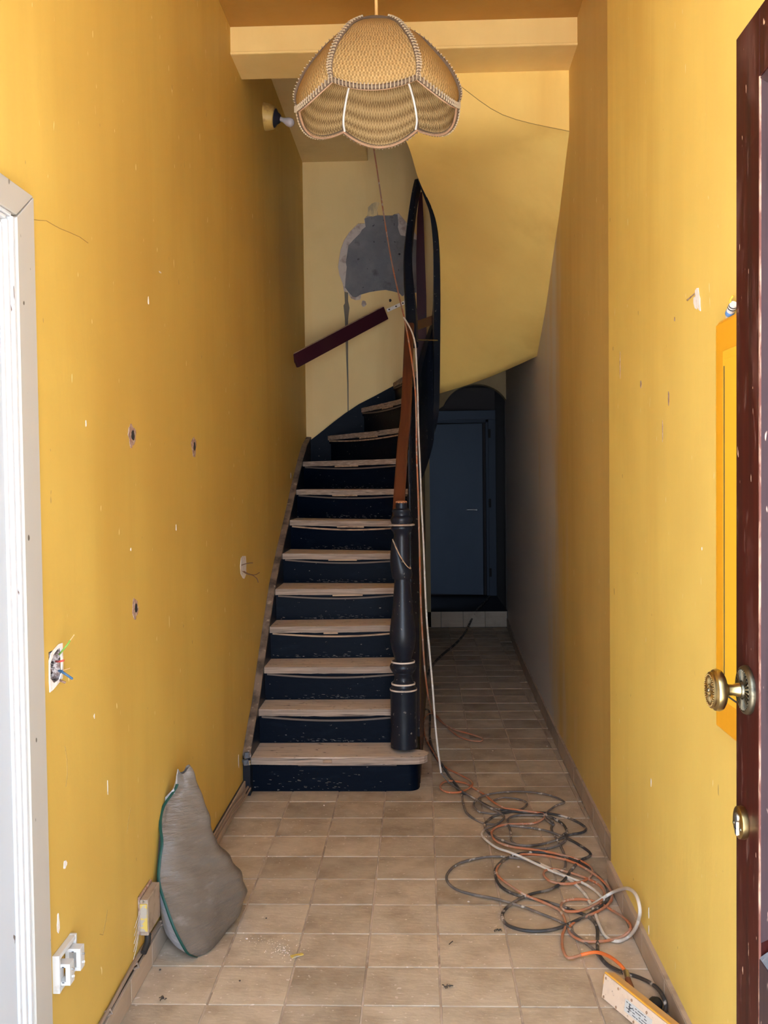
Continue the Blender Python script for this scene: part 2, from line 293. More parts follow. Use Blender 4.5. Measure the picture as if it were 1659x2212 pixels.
WLOC = {}
def mk(name, mb, mats, parent=None, smooth=False, bevel=0.0, label=None, cat=None, group=None, kind=None, origin=None, solid=0.0, autos=True):
    mats = mats if isinstance(mats, (list, tuple)) else [mats]
    if parent is not None: o = WLOC[parent.name]
    elif origin is not None: o = Vector(origin)
    else:
        lo = [min(p[i] for p in mb.v) for i in range(3)]; hi = [max(p[i] for p in mb.v) for i in range(3)]
        o = Vector(((lo[0]+hi[0])/2, (lo[1]+hi[1])/2, lo[2]))
    me = bpy.data.meshes.new(name); me.from_pydata([p-o for p in mb.v], [], mb.f); me.validate()
    for q in mats: me.materials.append(M[q] if isinstance(q, str) else q)
    if len(me.polygons) == len(mb.mi): me.polygons.foreach_set('material_index', mb.mi)
    if mb.uv:
        ul = me.uv_layers.new(name='UVMap')
        for lp in me.loops: ul.data[lp.index].uv = mb.uv.get(lp.vertex_index, (0, 0))
    bm = bmesh.new(); bm.from_mesh(me); bmesh.ops.recalc_face_normals(bm, faces=bm.faces); bm.to_mesh(me); bm.free()
    if smooth:
        me.polygons.foreach_set('use_smooth', [True]*len(me.polygons))
        if autos: me.set_sharp_from_angle(angle=math.radians(42))
    ob = bpy.data.objects.new(name, me); COL.objects.link(ob)
    if parent is not None: ob.parent = parent; WLOC[ob.name] = WLOC[parent.name]
    else: ob.location = o; WLOC[ob.name] = o
    if bevel:
        b = ob.modifiers.new('bevel', 'BEVEL'); b.width = bevel; b.segments = 2; b.limit_method = 'ANGLE'; b.angle_limit = math.radians(40)
    if solid:
        b = ob.modifiers.new('solid', 'SOLIDIFY'); b.thickness = solid
    tag(ob, label, cat, group, kind)
    return ob
def tag(ob, label=None, cat=None, group=None, kind=None):
    for k, v in (('label', label), ('category', cat), ('group', group), ('kind', kind)):
        if v: ob[k] = v
def thing(name, label, cat, loc, group=None, kind=None):
    o = bpy.data.objects.new(name, None); COL.objects.link(o); o.location = loc; o.empty_display_size = 0.05
    WLOC[o.name] = Vector(loc); tag(o, label, cat, group, kind)
    return o
def copy_part(o, parent, loc, scale=None):
    c = o.copy(); COL.objects.link(c); c.parent = parent; c.location = loc
    if scale: c.scale = scale
    return c
def spline(pts, k=6, closed=False):
    P = [Vector(p) for p in pts]; n = len(P); out = []
    for i in range(n if closed else n-1):
        g = lambda j: P[j % n] if closed else P[max(0, min(n-1, j))]
        a, b, c, d = g(i-1), g(i), g(i+1), g(i+2)
        for q in range(k):
            t = q/k
            out.append(0.5*((2*b)+(c-a)*t+(2*a-5*b+4*c-d)*t*t+(3*b-a-3*c+d)*t**3))
    if not closed: out.append(P[-1])
    return out
def blob(c, u, v, ru, rv, n=26, jag=0.12, seed=0):
    r = random.Random(seed); c, u, v = Vector(c), Vector(u), Vector(v); ph = [r.uniform(0, 6.28) for _ in range(4)]
    out = []
    for i in range(n):
        a = 2*PI*i/n; k = 1 + jag*(math.sin(3*a+ph[0])*0.5+math.sin(5*a+ph[1])*0.4+math.sin(9*a+ph[2])*0.3) + r.uniform(-jag, jag)*0.3
        out.append(c + u*(math.cos(a)*ru*k) + v*(math.sin(a)*rv*k))
    return out

# ================================================================== THE SETTING
XL = -0.885                                     # left wall face
RW = [(0.70, 0.715), (3.78, 0.715)]             # right wall, near part (Y, X)
RF = [(3.78, 0.757), (4.5, 0.764), (5.7, 0.777), (7.74, 0.812), (8.97, 0.845), (10.3, 0.893), (11.75, 0.90)]
def xr(y):
    L = RW if y < 3.78 else RF
    for (a, xa), (b, xb) in zip(L, L[1:]):
        if a <= y <= b: return xa+(xb-xa)*(y-a)/(b-a)
    return L[-1][1]
TOP, CEIL, YB = 5.3, 3.72, 7.76

# floor: slab of dusty grout with single tiles on it
fl = mk('floor', MB().box(-1.0, 1.0, 0.70, 11.75, -0.12, -0.004), 'grout', kind='structure', origin=(0, 0, 0))
T = 0.231
tm = MB().box(-T/2+0.0032, T/2-0.0032, -T/2+0.0032, T/2-0.0032, -0.006, 0.0)
tile0 = mk('tile', tm, 'tile', fl, bevel=0.0016)
tm_used = False
yrow = [3.098 + T*(i+0.5) for i in range(-7, 31)]
for cy in yrow:
    for k in range(-4, 4):
        xc = T*(k+0.195+0.5)
        if xc < -0.05 and cy > 5.05: continue
        lo, hi = xc-T/2, xc+T/2; lim = xr(cy)-0.012
        sx = 1.0
        if lo > lim-0.01: continue
        if hi > lim: sx = (lim-lo)/T; xc = (lo+lim)/2
        if cy+T/2 > 10.26: continue
        o = tile0 if not tm_used else copy_part(tile0, fl, (0, 0, 0))
        tm_used = True
        o.location = (xc+random.uniform(-.0008, .0008), cy+random.uniform(-.0008, .0008), random.uniform(-0.0012, 0.0004))
        o.rotation_euler = (random.uniform(-.002, .002), random.uniform(-.002, .002), random.choice((0, PI)) + random.uniform(-.003, .003))
        o.scale = (sx, 1, 1)

# left wall, with a broken-out electrical recess
hy0, hy1, hz0, hz1 = 2.312, 2.388, 1.068, 1.148
wl = MB()
A, B = 0.70, 7.95
wl.box(XL-0.2, XL, A, hy0, -0.1, TOP).box(XL-0.2, XL, hy1, B, -0.1, TOP).box(XL-0.2, XL, hy0, hy1, -0.1, hz0).box(XL-0.2, XL, hy0, hy1, hz1, TOP)
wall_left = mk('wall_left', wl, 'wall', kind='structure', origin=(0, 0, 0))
# right wall: near thickness, then the slightly flaring far run
def strip_wall(L, z0, z1, th):
    mb = MB()
    for (a, xa), (b, xb) in zip(L, L[1:]):
        vs = [(xa, a, z0), (xb, b, z0), (xb+th, b, z0), (xa+th, a, z0), (xa, a, z1), (xb, b, z1), (xb+th, b, z1), (xa+th, a, z1)]
        mb.add(vs, [(0, 3, 2, 1), (4, 5, 6, 7), (0, 1, 5, 4), (2, 3, 7, 6), (1, 2, 6, 5), (0, 4, 7, 3)])
    return mb
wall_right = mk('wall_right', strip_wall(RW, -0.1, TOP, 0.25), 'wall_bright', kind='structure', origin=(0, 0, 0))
# the far run of the right wall loses its yellow paint towards the back passage
def passage_wall_mat():
    mt = M['wall_far'].copy(); mt.name = 'yellow_paint_ending_in_bare_plaster'
    nt = mt.node_tree; N = nt.nodes; L = nt.links; b = N['Principled BSDF']
    cur = b.inputs['Base Color'].links[0].from_socket
    g = N.new('ShaderNodeNewGeometry'); sp = N.new('ShaderNodeSeparateXYZ'); L.new(g.outputs['Position'], sp.inputs[0])
    ns = N.new('ShaderNodeTexNoise'); ns.inputs['Scale'].default_value = 1.0; ns.inputs['Detail'].default_value = 5
    mp = N.new('ShaderNodeMapping'); mp.inputs['Scale'].default_value = (3, 3, 0.9); L.new(g.outputs['Position'], mp.inputs['Vector']); L.new(mp.outputs[0], ns.inputs['Vector'])
    ad = N.new('ShaderNodeMath'); ad.operation = 'MULTIPLY_ADD'; ad.inputs[1].default_value = 2.6; L.new(ns.outputs[0], ad.inputs[0]); L.new(sp.outputs[1], ad.inputs[2])
    mr = N.new('ShaderNodeMapRange'); mr.interpolation_type = 'SMOOTHSTEP'; mr.inputs['From Min'].default_value = 6.55; mr.inputs['From Max'].default_value = 7.75; L.new(ad.outputs[0], mr.inputs['Value'])
    mx = N.new('ShaderNodeMix'); mx.data_type = 'RGBA'; L.new(mr.outputs[0], mx.inputs['Factor']); L.new(cur, mx.inputs['A']); mx.inputs['B'].default_value = (0.66, 0.60, 0.55, 1)
    L.new(mx.outputs['Result'], b.inputs['Base Color'])
    return mt
wall_right_far = mk('wall_right', strip_wall(RF, -0.1, TOP, 0.2), passage_wall_mat(), kind='structure', origin=(0, 0, 0))

# back wall of the stair, with the hacked-off plaster recess
def zp(x, y): return px(700+x*0.12203, 430+y*0.12203, Y=YB)      # points measured on the close view of the patch
rim = [zp(*p) for p in [(755, 300), (820, 285), (950, 280), (1060, 288), (1210, 285), (1250, 262), (1320, 245), (1400, 340), (1480, 440), (1560, 520), (1640, 640), (1660, 900), (1650, 1250), (1640, 1660),
      (1460, 1665), (1385, 1728), (1330, 1665), (1240, 1640), (1090, 1610), (940, 1625), (800, 1650), (660, 1690), (640, 1780), (560, 1790), (480, 1760), (410, 1640), (355, 1640), (330, 1500), (270, 1340), (245, 1200), (265, 1050), (290, 900), (350, 730), (440, 590), (530, 500), (600, 430), (720, 425), (710, 350)]]
cem = [zp(*p) for p in [(720, 345), (800, 310), (950, 290), (1060, 296), (1210, 292), (1240, 268), (1300, 270), (1315, 440), (1305, 490), (1335, 600), (1360, 640), (1420, 650), (1520, 690), (1640, 720), (1650, 1250), (1630, 1650),
      (1460, 1658), (1385, 1715), (1330, 1660), (1240, 1632), (1090, 1602), (940, 1617), (800, 1642), (640, 1690), (560, 1735), (500, 1720), (430, 1640), (370, 1560), (380, 1400), (400, 1200), (385, 1120), (410, 950), (430, 820), (520, 720), (640, 600), (670, 540), (735, 490), (725, 420)]]
outer = [Vector(p) for p in [(XL-0.1, YB, -0.1), (0.035, YB, -0.1), (0.035, YB, 2.45), (0.83, YB, 2.62), (0.95, YB, TOP), (XL-0.1, YB, TOP)]]
wall_back = mk('wall_back', MB().prism(outer, (0, 0.012, 0), holes=[rim]), 'back', kind='structure', origin=(0, 0, 0))
bk = [p + Vector((0, 0.0125, 0)) for p in outer]
mk('masonry', MB().prism(bk, (0, 0.18, 0)), 'plaster', wall_back)
mk('cement_patch', MB().prism([p + Vector((0, 0.0045, 0)) for p in cem], (0, 0.0078, 0)), 'cement', wall_back, label='rough dark grey cement showing where the plaster is gone')
def on_back(pts, d=0.002): return [px(x, y, Y=YB) + Vector((0, -d, 0)) for x, y in pts]
drip = [(744, 630), (752, 632), (752, 650), (755, 665), (752, 690), (752, 720), (752, 780), (753, 830), (753, 893), (751, 893), (750, 830), (748, 780), (746, 720), (745, 690), (742, 660), (745, 655)]
mk('drip_stain', MB().prism(on_back(drip, 0.001), (0, 0.003, 0)), 'drip', wall_back, label='grey drip running down from the cement patch')
mk('plaster_chip', MB().prism(blob(px(786, 656, Y=YB)+Vector((0, -.002, 0)), (1, 0, 0), (0, 0, 1), .018, .024, seed=3), (0, .004, 0)), 'plaster', wall_back)
mk('screw_hole', MB().prism(blob(px(843, 649, Y=YB)+Vector((0, -.002, 0)), (1, 0, 0), (0, 0, 1), .010, .012, seed=4), (0, .004, 0)), 'hole', wall_back)
scr = [(795, 448), (803, 440), (812, 436), (820, 438), (815, 452), (817, 464), (806, 468), (793, 466)]
mk('scraped_patch', MB().prism(on_back(scr, 0.001), (0, .003, 0)), 'scrape', wall_back)

# ceiling, beam, fascia
ceiling = mk('ceiling', MB().box(-1.05, 1.0, 0.70, 4.82, CEIL, CEIL+0.15), 'ceil', kind='structure')
mk('trim_1', MB().box(-1.0, 0.95, 4.80, 5.10, 3.59, CEIL+0.1).box(-1.0, 0.95, 4.794, 4.802, 3.59, 3.603), 'beam', kind='structure', bevel=0.004)
mk('wall_upper', MB().box(-1.05, 1.0, 4.82, 5.08, CEIL, TOP), 'ceil', kind='structure')
mk('ceiling', MB().box(-1.05, 1.0, 4.82, 7.95, TOP, TOP+0.1), 'ceil', kind='structure')
mk('ceiling', MB().box(-1.05, -0.375, 5.55, YB+0.05, 4.01, 4.10), 'back', kind='structure', bevel=0.006)     # landing slab over the stair
mk('ceiling', MB().box(0.04, 1.0, YB+0.15, 11.9, 2.86, 2.96), 'far_wall', kind='structure')
# far end: arch, step, lobby
arc = []
for i in range(17):
    a = math.radians(158 - i*(158-28)/16); arc.append((0.585+0.36*math.cos(a), 10.25, 2.165+0.345*math.sin(a)))
poly = [(-0.3, 10.25, 0), (-0.3, 10.25, 2.95), (1.05, 10.25, 2.95), (1.05, 10.25, 0), (0.905, 10.25, 0)] + [(0.905, 10.25, 2.2)] + arc[::-1] + [(0.10, 10.25, 2.2), (0.10, 10.25, 0)]
mk('wall_end', MB().prism(poly, (0, 0.14, 0)), 'far_wall', kind='structure')
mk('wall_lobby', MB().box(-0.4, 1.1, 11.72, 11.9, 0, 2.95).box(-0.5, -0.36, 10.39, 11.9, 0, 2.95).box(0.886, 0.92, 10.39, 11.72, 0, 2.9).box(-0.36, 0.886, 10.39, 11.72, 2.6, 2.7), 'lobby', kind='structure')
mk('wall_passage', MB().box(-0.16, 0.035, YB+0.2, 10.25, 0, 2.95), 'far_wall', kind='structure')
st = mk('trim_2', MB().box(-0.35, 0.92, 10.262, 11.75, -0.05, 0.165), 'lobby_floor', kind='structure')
for i in range(4):
    x1 = 0.885-0.228*i; mk('tile', MB().box(x1-0.2245, x1, 10.25, 10.266, 0.004, 0.165), 'dust_tile', st, bevel=0.001)
# front wall of the house around the open street door
mk('wall_front', MB().box(-1.4, -0.66, 0.50, 0.72, -0.1, TOP).box(0.66, 1.4, 0.50, 0.72, -0.1, TOP).box(-0.66, 0.66, 0.50, 0.72, 3.1, TOP), 'facade', kind='structure')
mk('floor_pavement', MB().box(-12, 12, -14, 0.70, -0.16, -0.06), 'pavement', kind='structure')

# skirting tiles
bl = mk('baseboard_left', MB().box(XL, XL+0.006, 2.0, 4.86, 0, 0.077), 'dark_line', kind='structure')
y = 3.098 - T*6
while y < 4.85:
    y1 = min(y+T, 4.86)
    mk('tile', MB().box(XL+0.004, XL+0.013, y+0.0016, y1-0.0016, 0.002, 0.072+random.uniform(-.002, .002)), 'dust_tile', bl, bevel=0.001); y += T
mk('mortar_ledge', MB().box(XL, XL+0.0115, 2.0, 4.86, 0.066, 0.0735), 'dust', bl)
br = mk('baseboard_right', MB().box(0.704, 0.716, 1.9, 3.782, 0, 0.07), 'dark_line', kind='structure')
y = 3.782
while y > 1.95:
    mk('tile', MB().box(0.6995, 0.709, y-0.2965, y-0.002, 0.002, 0.073), 'dust_tile', br, bevel=0.001); y -= 0.298
mk('mortar_ledge', MB().box(0.701, 0.716, 1.9, 3.782, 0.069, 0.0765), 'dust', br)
bf = thing('baseboard_right', None, None, (0.75, 3.79, 0), kind='structure')
y = 3.79
while y < 10.2:
    y1 = min(y+0.298, 10.24); a, b = xr(y), xr(y1)
    vs = [(a-.011, y+.002, .002), (b-.011, y1-.002, .002), (b+.01, y1-.002, .002), (a+.01, y+.002, .002)]
    mk('tile', MB().add(vs+[(q[0], q[1], .090) for q in vs], [(0, 3, 2, 1), (4, 5, 6, 7), (0, 1, 5, 4), (2, 3, 7, 6), (1, 2, 6, 5), (0, 4, 7, 3)]), 'dust_tile', bf, bevel=0.001)
    y += 0.298
lm = strip_wall([(q, xr(q+1e-6)-0.012) for q in (3.785, 4.5, 5.7, 7.74, 8.97, 10.24)], 0.088, 0.0945, 0.02)
mk('mortar_ledge', lm, 'dust', bf)

# ================================================================== DOORS
# white door in the left wall: leaf, stepped moulding, cream architrave
d1 = thing('door_1', 'white painted side door with chipped edges in cream architrave on left wall', 'door', (XL, 1.7, 0), kind='structure')
mk('door_leaf', MB().box(XL-0.02, XL+0.006, 1.22, 2.073, 0.0, 2.10), 'white_paint', d1, bevel=0.002)
def jambs(x1, ya, yb, top_a, top_b, name, mt, bev=0.002):
    mk(name, MB().box(XL, x1, ya, yb, 0.0, top_a), mt, d1, bevel=bev)
jambs(XL+0.010, 2.076, 2.090, 2.100, 0, 'moulding', 'moulding'); jambs(XL+0.016, 2.0905, 2.107, 2.112, 0, 'moulding', 'moulding', .004); jambs(XL+0.021, 2.108, 2.125, 2.122, 0, 'moulding', 'moulding', .004)
xa = XL+0.025
mk('architrave', MB().prism([(XL, 2.1265, 0), (XL, 2.222, 0), (XL, 2.222, 2.190), (XL, 2.1265, 2.122)], (0.025, 0, 0)), 'cream', d1, bevel=0.0015)
mk('architrave', MB().prism([(XL, 1.17, 2.127), (XL, 2.1255, 2.127), (XL, 2.2195, 2.192), (XL, 1.17, 2.192)], (0.025, 0, 0)), 'cream', d1, bevel=0.0015)
for k, (zz, xx) in enumerate(((2.102, .010), (2.110, .016), (2.1185, .021))):
    mk('moulding', MB().box(XL, XL+xx, 1.17, 2.075+0.015*k, zz, zz+0.0078), 'moulding', d1, bevel=0.002)

# street door, standing open along the right side
d3 = thing('door_3', 'dark mahogany street door standing open with brass knob and round lock', 'door', (0.58, 1.36, 0.0), kind='structure')
dx0, dx1, ye, yh = 0.562, 0.602, 1.788, 0.93
mk('stile', MB().box(dx0, dx1, 1.668, ye, 0.015, 2.312), 'mahogany', d3, bevel=0.002)
mk('stile', MB().box(dx0, dx1, yh, yh+0.12, 0.015, 2.312), 'mahogany', d3, bevel=0.002)
mk('rail', MB().box(dx0, dx1, yh+0.12, 1.668, 2.20, 2.312), 'mahogany', d3, bevel=0.002)
mk('rail', MB().box(dx0, dx1, yh+0.12, 1.668, 0.015, 0.735), 'mahogany_dark', d3, bevel=0.002)
mk('panel', MB().box(dx1-0.012, dx1-0.004, yh+0.12, 1.668, 0.735, 2.20), 'mahogany_dark', d3)
def bevel_strip(y0, y1, z0, z1, tilt):
    pass
mk('panel_moulding', MB().prism([(dx0+0.001, 1.667, 0.76), (dx1-0.012, 1.640, 0.79), (dx1-0.012, 1.640, 2.165), (dx0+0.001, 1.667, 2.197)], (0, 0.0009, 0)), 'mahogany_dark', d3)
mk('panel_moulding', MB().prism([(dx0+0.001, 1.667, 2.197), (dx1-0.012, 1.640, 2.165), (dx1-0.012, 1.08, 2.165), (dx0+0.001, 1.052, 2.197)], (0, 0, 0.0009)), 'mahogany_dark', d3)
mk('panel_ledge', MB().prism([(dx0+0.001, 1.667, 0.736), (dx1-0.012, 1.640, 0.775), (dx1-0.012, 1.08, 0.775), (dx0+0.001, 1.052, 0.736)], (0, 0, -0.0009)), 'cement', d3, label='dust-grey sloping ledge under the door panel')
mk('worn_edge', MB().box(dx0-0.0006, dx0+0.003, 1.6655, 1.669, 0.3, 2.2), 'worn_edge', d3, label='bare worn wood edge of the stile')
mk('worn_edge', MB().box(dx0+0.001, dx1, ye-0.0002, ye+0.0012, 0.02, 2.31), 'white_paint', d3, label='pale closing edge of the door')
# knob: rosette, neck, flower-faced knob (axis points into the hall, -X)
ax = (-1, 0, 0); kc = Vector((dx0, 1.724, 1.178))
mk('knob_rosette', MB().lathe([(0.042, 0), (0.0425, 0.004), (0.041, 0.008), (0.037, 0.0105), (0.034, 0.009), (0.016, 0.0065), (0.014, 0.014), (0.012, 0.015)], kc, ax, 40), 'brass_dark', d3, smooth=True)
rs = d3.children[-1] if False else [o for o in d3.children if o.name.startswith('knob_rosette')][0]
rb = MB()
for i in range(30):
    a = 2*PI*i/30; dr = Vector((0, math.cos(a), math.sin(a))); tg = Vector((0, -math.sin(a), math.cos(a)))
    rb.obox(kc + Vector((-0.0095, 0, 0)) + dr*0.0255, dr*0.0095, tg*0.0016, Vector((0.0016, 0, 0)))
mk('flute', rb, 'brass_dark', rs, bevel=0.0006, kind='stuff')
kn = mk('knob', MB().lathe([(0.0125, 0.010), (0.012, 0.018), (0.0095, 0.026), (0.010, 0.034), (0.016, 0.039), (0.028, 0.042), (0.0345, 0.046), (0.0365, 0.052), (0.035, 0.058), (0.031, 0.0605), (0.0315, 0.064), (0.029, 0.066), (0.025, 0.0655), (0.0, 0.0655)], kc, ax, 44), 'brass', d3, smooth=True)
pt = MB()
for ring, (nn, r0, r1, ww) in enumerate(((16, 0.010, 0.0235, 0.0026), (9, 0.003, 0.0105, 0.0024))):
    for i in range(nn):
        a = 2*PI*(i+0.5*ring)/nn; dr = Vector((0, math.cos(a), math.sin(a))); tg = Vector((0, -math.sin(a), math.cos(a)))
        o = kc + Vector((-0.0655-0.0008*ring, 0, 0))
        pt.add([o+dr*r0, o+dr*(r0*.45+r1*.55)+tg*ww, o+dr*r1, o+dr*(r0*.45+r1*.55)-tg*ww, o+dr*((r0+r1)/2)+Vector((-0.0022, 0, 0))], [(0, 1, 4), (1, 2, 4), (2, 3, 4), (3, 0, 4)])
mk('petal', pt, 'brass', kn, smooth=True, kind='stuff')
bd = MB()
for i in range(40):
    a = 2*PI*i/40; bd.lathe([(0.0006, -0.0012), (0.0014, 0), (0.0006, 0.0012)], kc+Vector((-0.0662, math.cos(a)*0.0272, math.sin(a)*0.0272)), ax, 6)
mk('bead', bd, 'brass', kn, smooth=True, kind='stuff')
mk('knob_hub', MB().lathe([(0.004, 0.0655), (0.0035, 0.069), (0, 0.0697)], kc, ax, 14), 'brass_dark', kn, smooth=True)
# lock escutcheon
lc = Vector((dx0, 1.742, 0.940))
lk = mk('lock_escutcheon', MB().lathe([(0.028, 0), (0.029, 0.004), (0.028, 0.011), (0.025, 0.0125), (0.0, 0.0125)], lc, ax, 36), 'brass', d3, smooth=True)
mk('key_cylinder', MB().lathe([(0.0085, 0.012), (0.0085, 0.0155), (0, 0.0156)], lc+Vector((0, 0, 0.009)), ax, 18).box(lc.x-0.0155, lc.x-0.012, lc.y-0.0045, lc.y+0.0045, lc.z-0.022, lc.z+0.006), 'steel', lk, bevel=0.0006)
mk('key_slot', MB().box(lc.x-0.0162, lc.x-0.0154, lc.y-0.001, lc.y+0.001, lc.z-0.019, lc.z+0.013).box(lc.x-0.0162, lc.x-0.0154, lc.y-0.005, lc.y+0.005, lc.z-0.0105, lc.z-0.009), 'hole', lk)
for s in (-1, 1): mk('screw', MB().lathe([(0.0035, 0.012), (0.003, 0.014), (0, 0.0143)], lc+Vector((0, s*0.0185, -0.006)), ax, 10), 'brass_dark', lk, smooth=True)

# far lobby door, ajar
d2 = thing('door_2', 'slate grey-blue door ajar at the dark end of the passage', 'door', (0.4, 11.6, 0.165), kind='structure')
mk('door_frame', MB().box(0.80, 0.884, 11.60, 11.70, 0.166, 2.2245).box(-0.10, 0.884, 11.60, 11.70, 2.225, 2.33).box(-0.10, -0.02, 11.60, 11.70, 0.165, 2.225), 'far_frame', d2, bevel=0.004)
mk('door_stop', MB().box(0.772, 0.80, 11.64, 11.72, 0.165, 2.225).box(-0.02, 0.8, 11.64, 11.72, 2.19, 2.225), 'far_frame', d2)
a, b = Vector((0.0, 11.60, 0)), Vector((0.722, 11.44, 0)); dv = (b-a).normalized(); nv = Vector((dv.y, -dv.x, 0))
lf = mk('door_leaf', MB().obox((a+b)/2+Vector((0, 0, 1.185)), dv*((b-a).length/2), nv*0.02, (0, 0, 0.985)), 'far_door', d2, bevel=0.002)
hc = px(1030, 1101, Y=11.45)
mk('door_handle', MB().lathe([(0.024, 0), (0.024, 0.008), (0.010, 0.01), (0.010, 0.045)], hc, nv, 18).tube([hc+nv*0.042, hc+nv*0.045-dv*0.03, hc+nv*0.045-dv*0.11], 0.009, 10), 'steel', lf, smooth=True)
mk('lock_rose', MB().lathe([(0.024, 0), (0.023, 0.008), (0.0, 0.009)], hc+Vector((0.005, 0, -0.118)), nv, 18), 'hole', lf, smooth=True)
for zz in (2.06, 1.25, 0.44): mk('hinge', MB().box(0.798, 0.826, 11.592, 11.603, zz-0.05, zz+0.05), 'hole', d2, bevel=0.002)

# ================================================================== WALL DAMAGE (parts of the walls)
mk('back_box', MB().box(XL-0.075, XL-0.07, hy0-0.01, hy1+0.01, hz0-0.01, hz1+0.01), 'brickish', wall_left)
mk('recess_lining', MB().box(XL-.07, XL-.0005, hy1-.004, hy1+.001, hz0, hz1).box(XL-.07, XL-.0005, hy0-.001, hy0+.003, hz0, hz1).box(XL-.07, XL-.0005, hy0, hy1, hz0-.001, hz0+.003).box(XL-.07, XL-.0005, hy0, hy1, hz1-.003, hz1+.001), 'recess', wall_left)
XW = XL+0.0006
def wall_pts(pts, X=XL, d=0.0012): return [px(x, y, X=X) + Vector((d if X < 0 else -d, 0, 0)) for x, y in pts]
rimp = [Vector((XL+.0012, p[0], p[1])) for p in [(2.306, 1.08), (2.308, 1.128), (2.322, 1.144), (2.35, 1.152), (2.375, 1.157), (2.397, 1.156), (2.398, 1.12), (2.397, 1.085), (2.393, 1.07), (2.36, 1.062), (2.33, 1.055), (2.308, 1.053)]]
inh = [Vector((XL+.0012, p[0], p[1])) for p in [(2.3125, 1.085), (2.314, 1.12), (2.335, 1.138), (2.362, 1.147), (2.382, 1.146), (2.387, 1.11), (2.385, 1.085), (2.37, 1.072), (2.335, 1.069)]]
mk('plaster_rim', MB().prism(rimp, (0.0022, 0, 0), holes=[inh]), 'white_plaster', wall_left, label='white broken plaster edge of the wiring recess')
for i, (x, y, ru, rv, s) in enumerate([(284, 941, .052, .034, 1), (418, 965, .050, .038, 2), (291, 1315, .040, .031, 3)]):
    c = px(x, y, X=XL) + Vector((.001, 0, 0))
    r_ = mk('brick_hole', MB().prism(blob(c, (0, 1, 0), (0, 0, 1), ru*.75, rv, seed=s, jag=.2), (0.0015, 0, 0)), 'brickish', wall_left)
    mk('plug_hole', MB().prism(blob(c+Vector((.0016, .006, .001)), (0, 1, 0), (0, 0, 1), ru*.33, rv*.45, seed=s+9), (0.0008, 0, 0)), 'hole', r_)
wp = [(520, 1205), (523, 1201), (530, 1201), (531, 1215), (531, 1240), (527, 1250), (524, 1249), (519, 1240), (518, 1222)]
r_ = mk('broken_socket_recess', MB().prism(wall_pts(wp), (0.0015, 0, 0)), 'white_plaster', wall_left, label='small white broken-out socket recess by the stair')
for q in ([(520, 1221), (528, 1217), (534, 1216)], [(522, 1234), (527, 1240), (534, 1243), (538, 1250), (536, 1258)], [(525, 1234), (532, 1240), (539, 1242), (544, 1237)]):
    c = [px(x, y, X=XL) + Vector((.004+.012*i, 0, 0)) for i, (x, y) in enumerate(q)]
    mk('loose_wire', MB().tube(spline(c, 5), 0.0022, 6), 'w_brown', r_, smooth=True)
XN = 0.715
chip = [(1503, 628), (1507, 622), (1510, 622), (1512, 638), (1514, 645), (1514, 660), (1515, 672), (1512, 670), (1509, 662), (1507, 668), (1503, 666), (1500, 655), (1500, 643), (1504, 640)]
mk('plaster_chip', MB().prism(wall_pts(chip, XN), (-0.0015, 0, 0)), 'white_plaster', wall_right, label='white chip knocked out of the yellow paint beside the street door')
mk('scratch', MB().prism(wall_pts([(1484, 648), (1495, 639), (1504, 631), (1505, 633), (1496, 641), (1486, 650)], XN), (-0.001, 0, 0)), 'brickish', wall_right)
def crack(pts, wid, parent, X=XL, mt='crack'):
    c = [px(x, y, X=X) for x, y in pts]; s = 1 if X < 0 else -1
    mk('crack', MB().tube([p+Vector((s*0.0003, 0, 0)) for p in c], wid, 4), mt, parent)
crack([(70, 474), (84, 476), (100, 477), (115, 486), (130, 494), (150, 502), (172, 512), (190, 525)], 0.0009, wall_left)
crack([(140, 1612), (144, 1640), (145, 1670), (142, 1700)], 0.0008, wall_left); crack([(232, 1965), (228, 1990), (222, 2020), (215, 2018)], 0.0009, wall_left)
crack([(282, 1745), (277, 1775), (274, 1800)], 0.0008, wall_left)
for i, (x, y, u, v) in enumerate([(320, 650, .006, .012), (185, 915, .003, .008), (282, 1187, .004, .005), (345, 588, .016, .003), (125, 1995, .008, .026), (140, 1867, .012, .010), (203, 1547, .003, .006), (232, 1700, .002, .02), (515, 1645, .006, .03), (628, 1027, .02, .02), (380, 1140, .003, .012)]):
    if x < 100: continue
    mk('paint_chip', MB().prism(blob(px(x, y, X=XL)+Vector((.0006, 0, 0)), (0, 1, 0), (0, 0, 1), u, v, n=12, seed=40+i, jag=.25), (0.001, 0, 0)), 'white_plaster', wall_left)
for i, (x, y, u, v) in enumerate([(1407, 1690, .004, .012), (1402, 1972, .004, .018), (1402, 2008, .004, .014), (1517, 1185, .003, .004), (1385, 830, .008, .012), (1458, 690, .004, .006), (1340, 790, .004, .04), (1445, 860, .006, .02), (1432, 930, .003, .03)]):
    mk('paint_chip', MB().prism(blob(px(x, y, X=XN)+Vector((-.0006, 0, 0)), (0, 1, 0), (0, 0, 1), u, v, n=12, seed=70+i, jag=.25), (-0.001, 0, 0)), 'white_plaster' if i < 4 else 'brickish', wall_right)

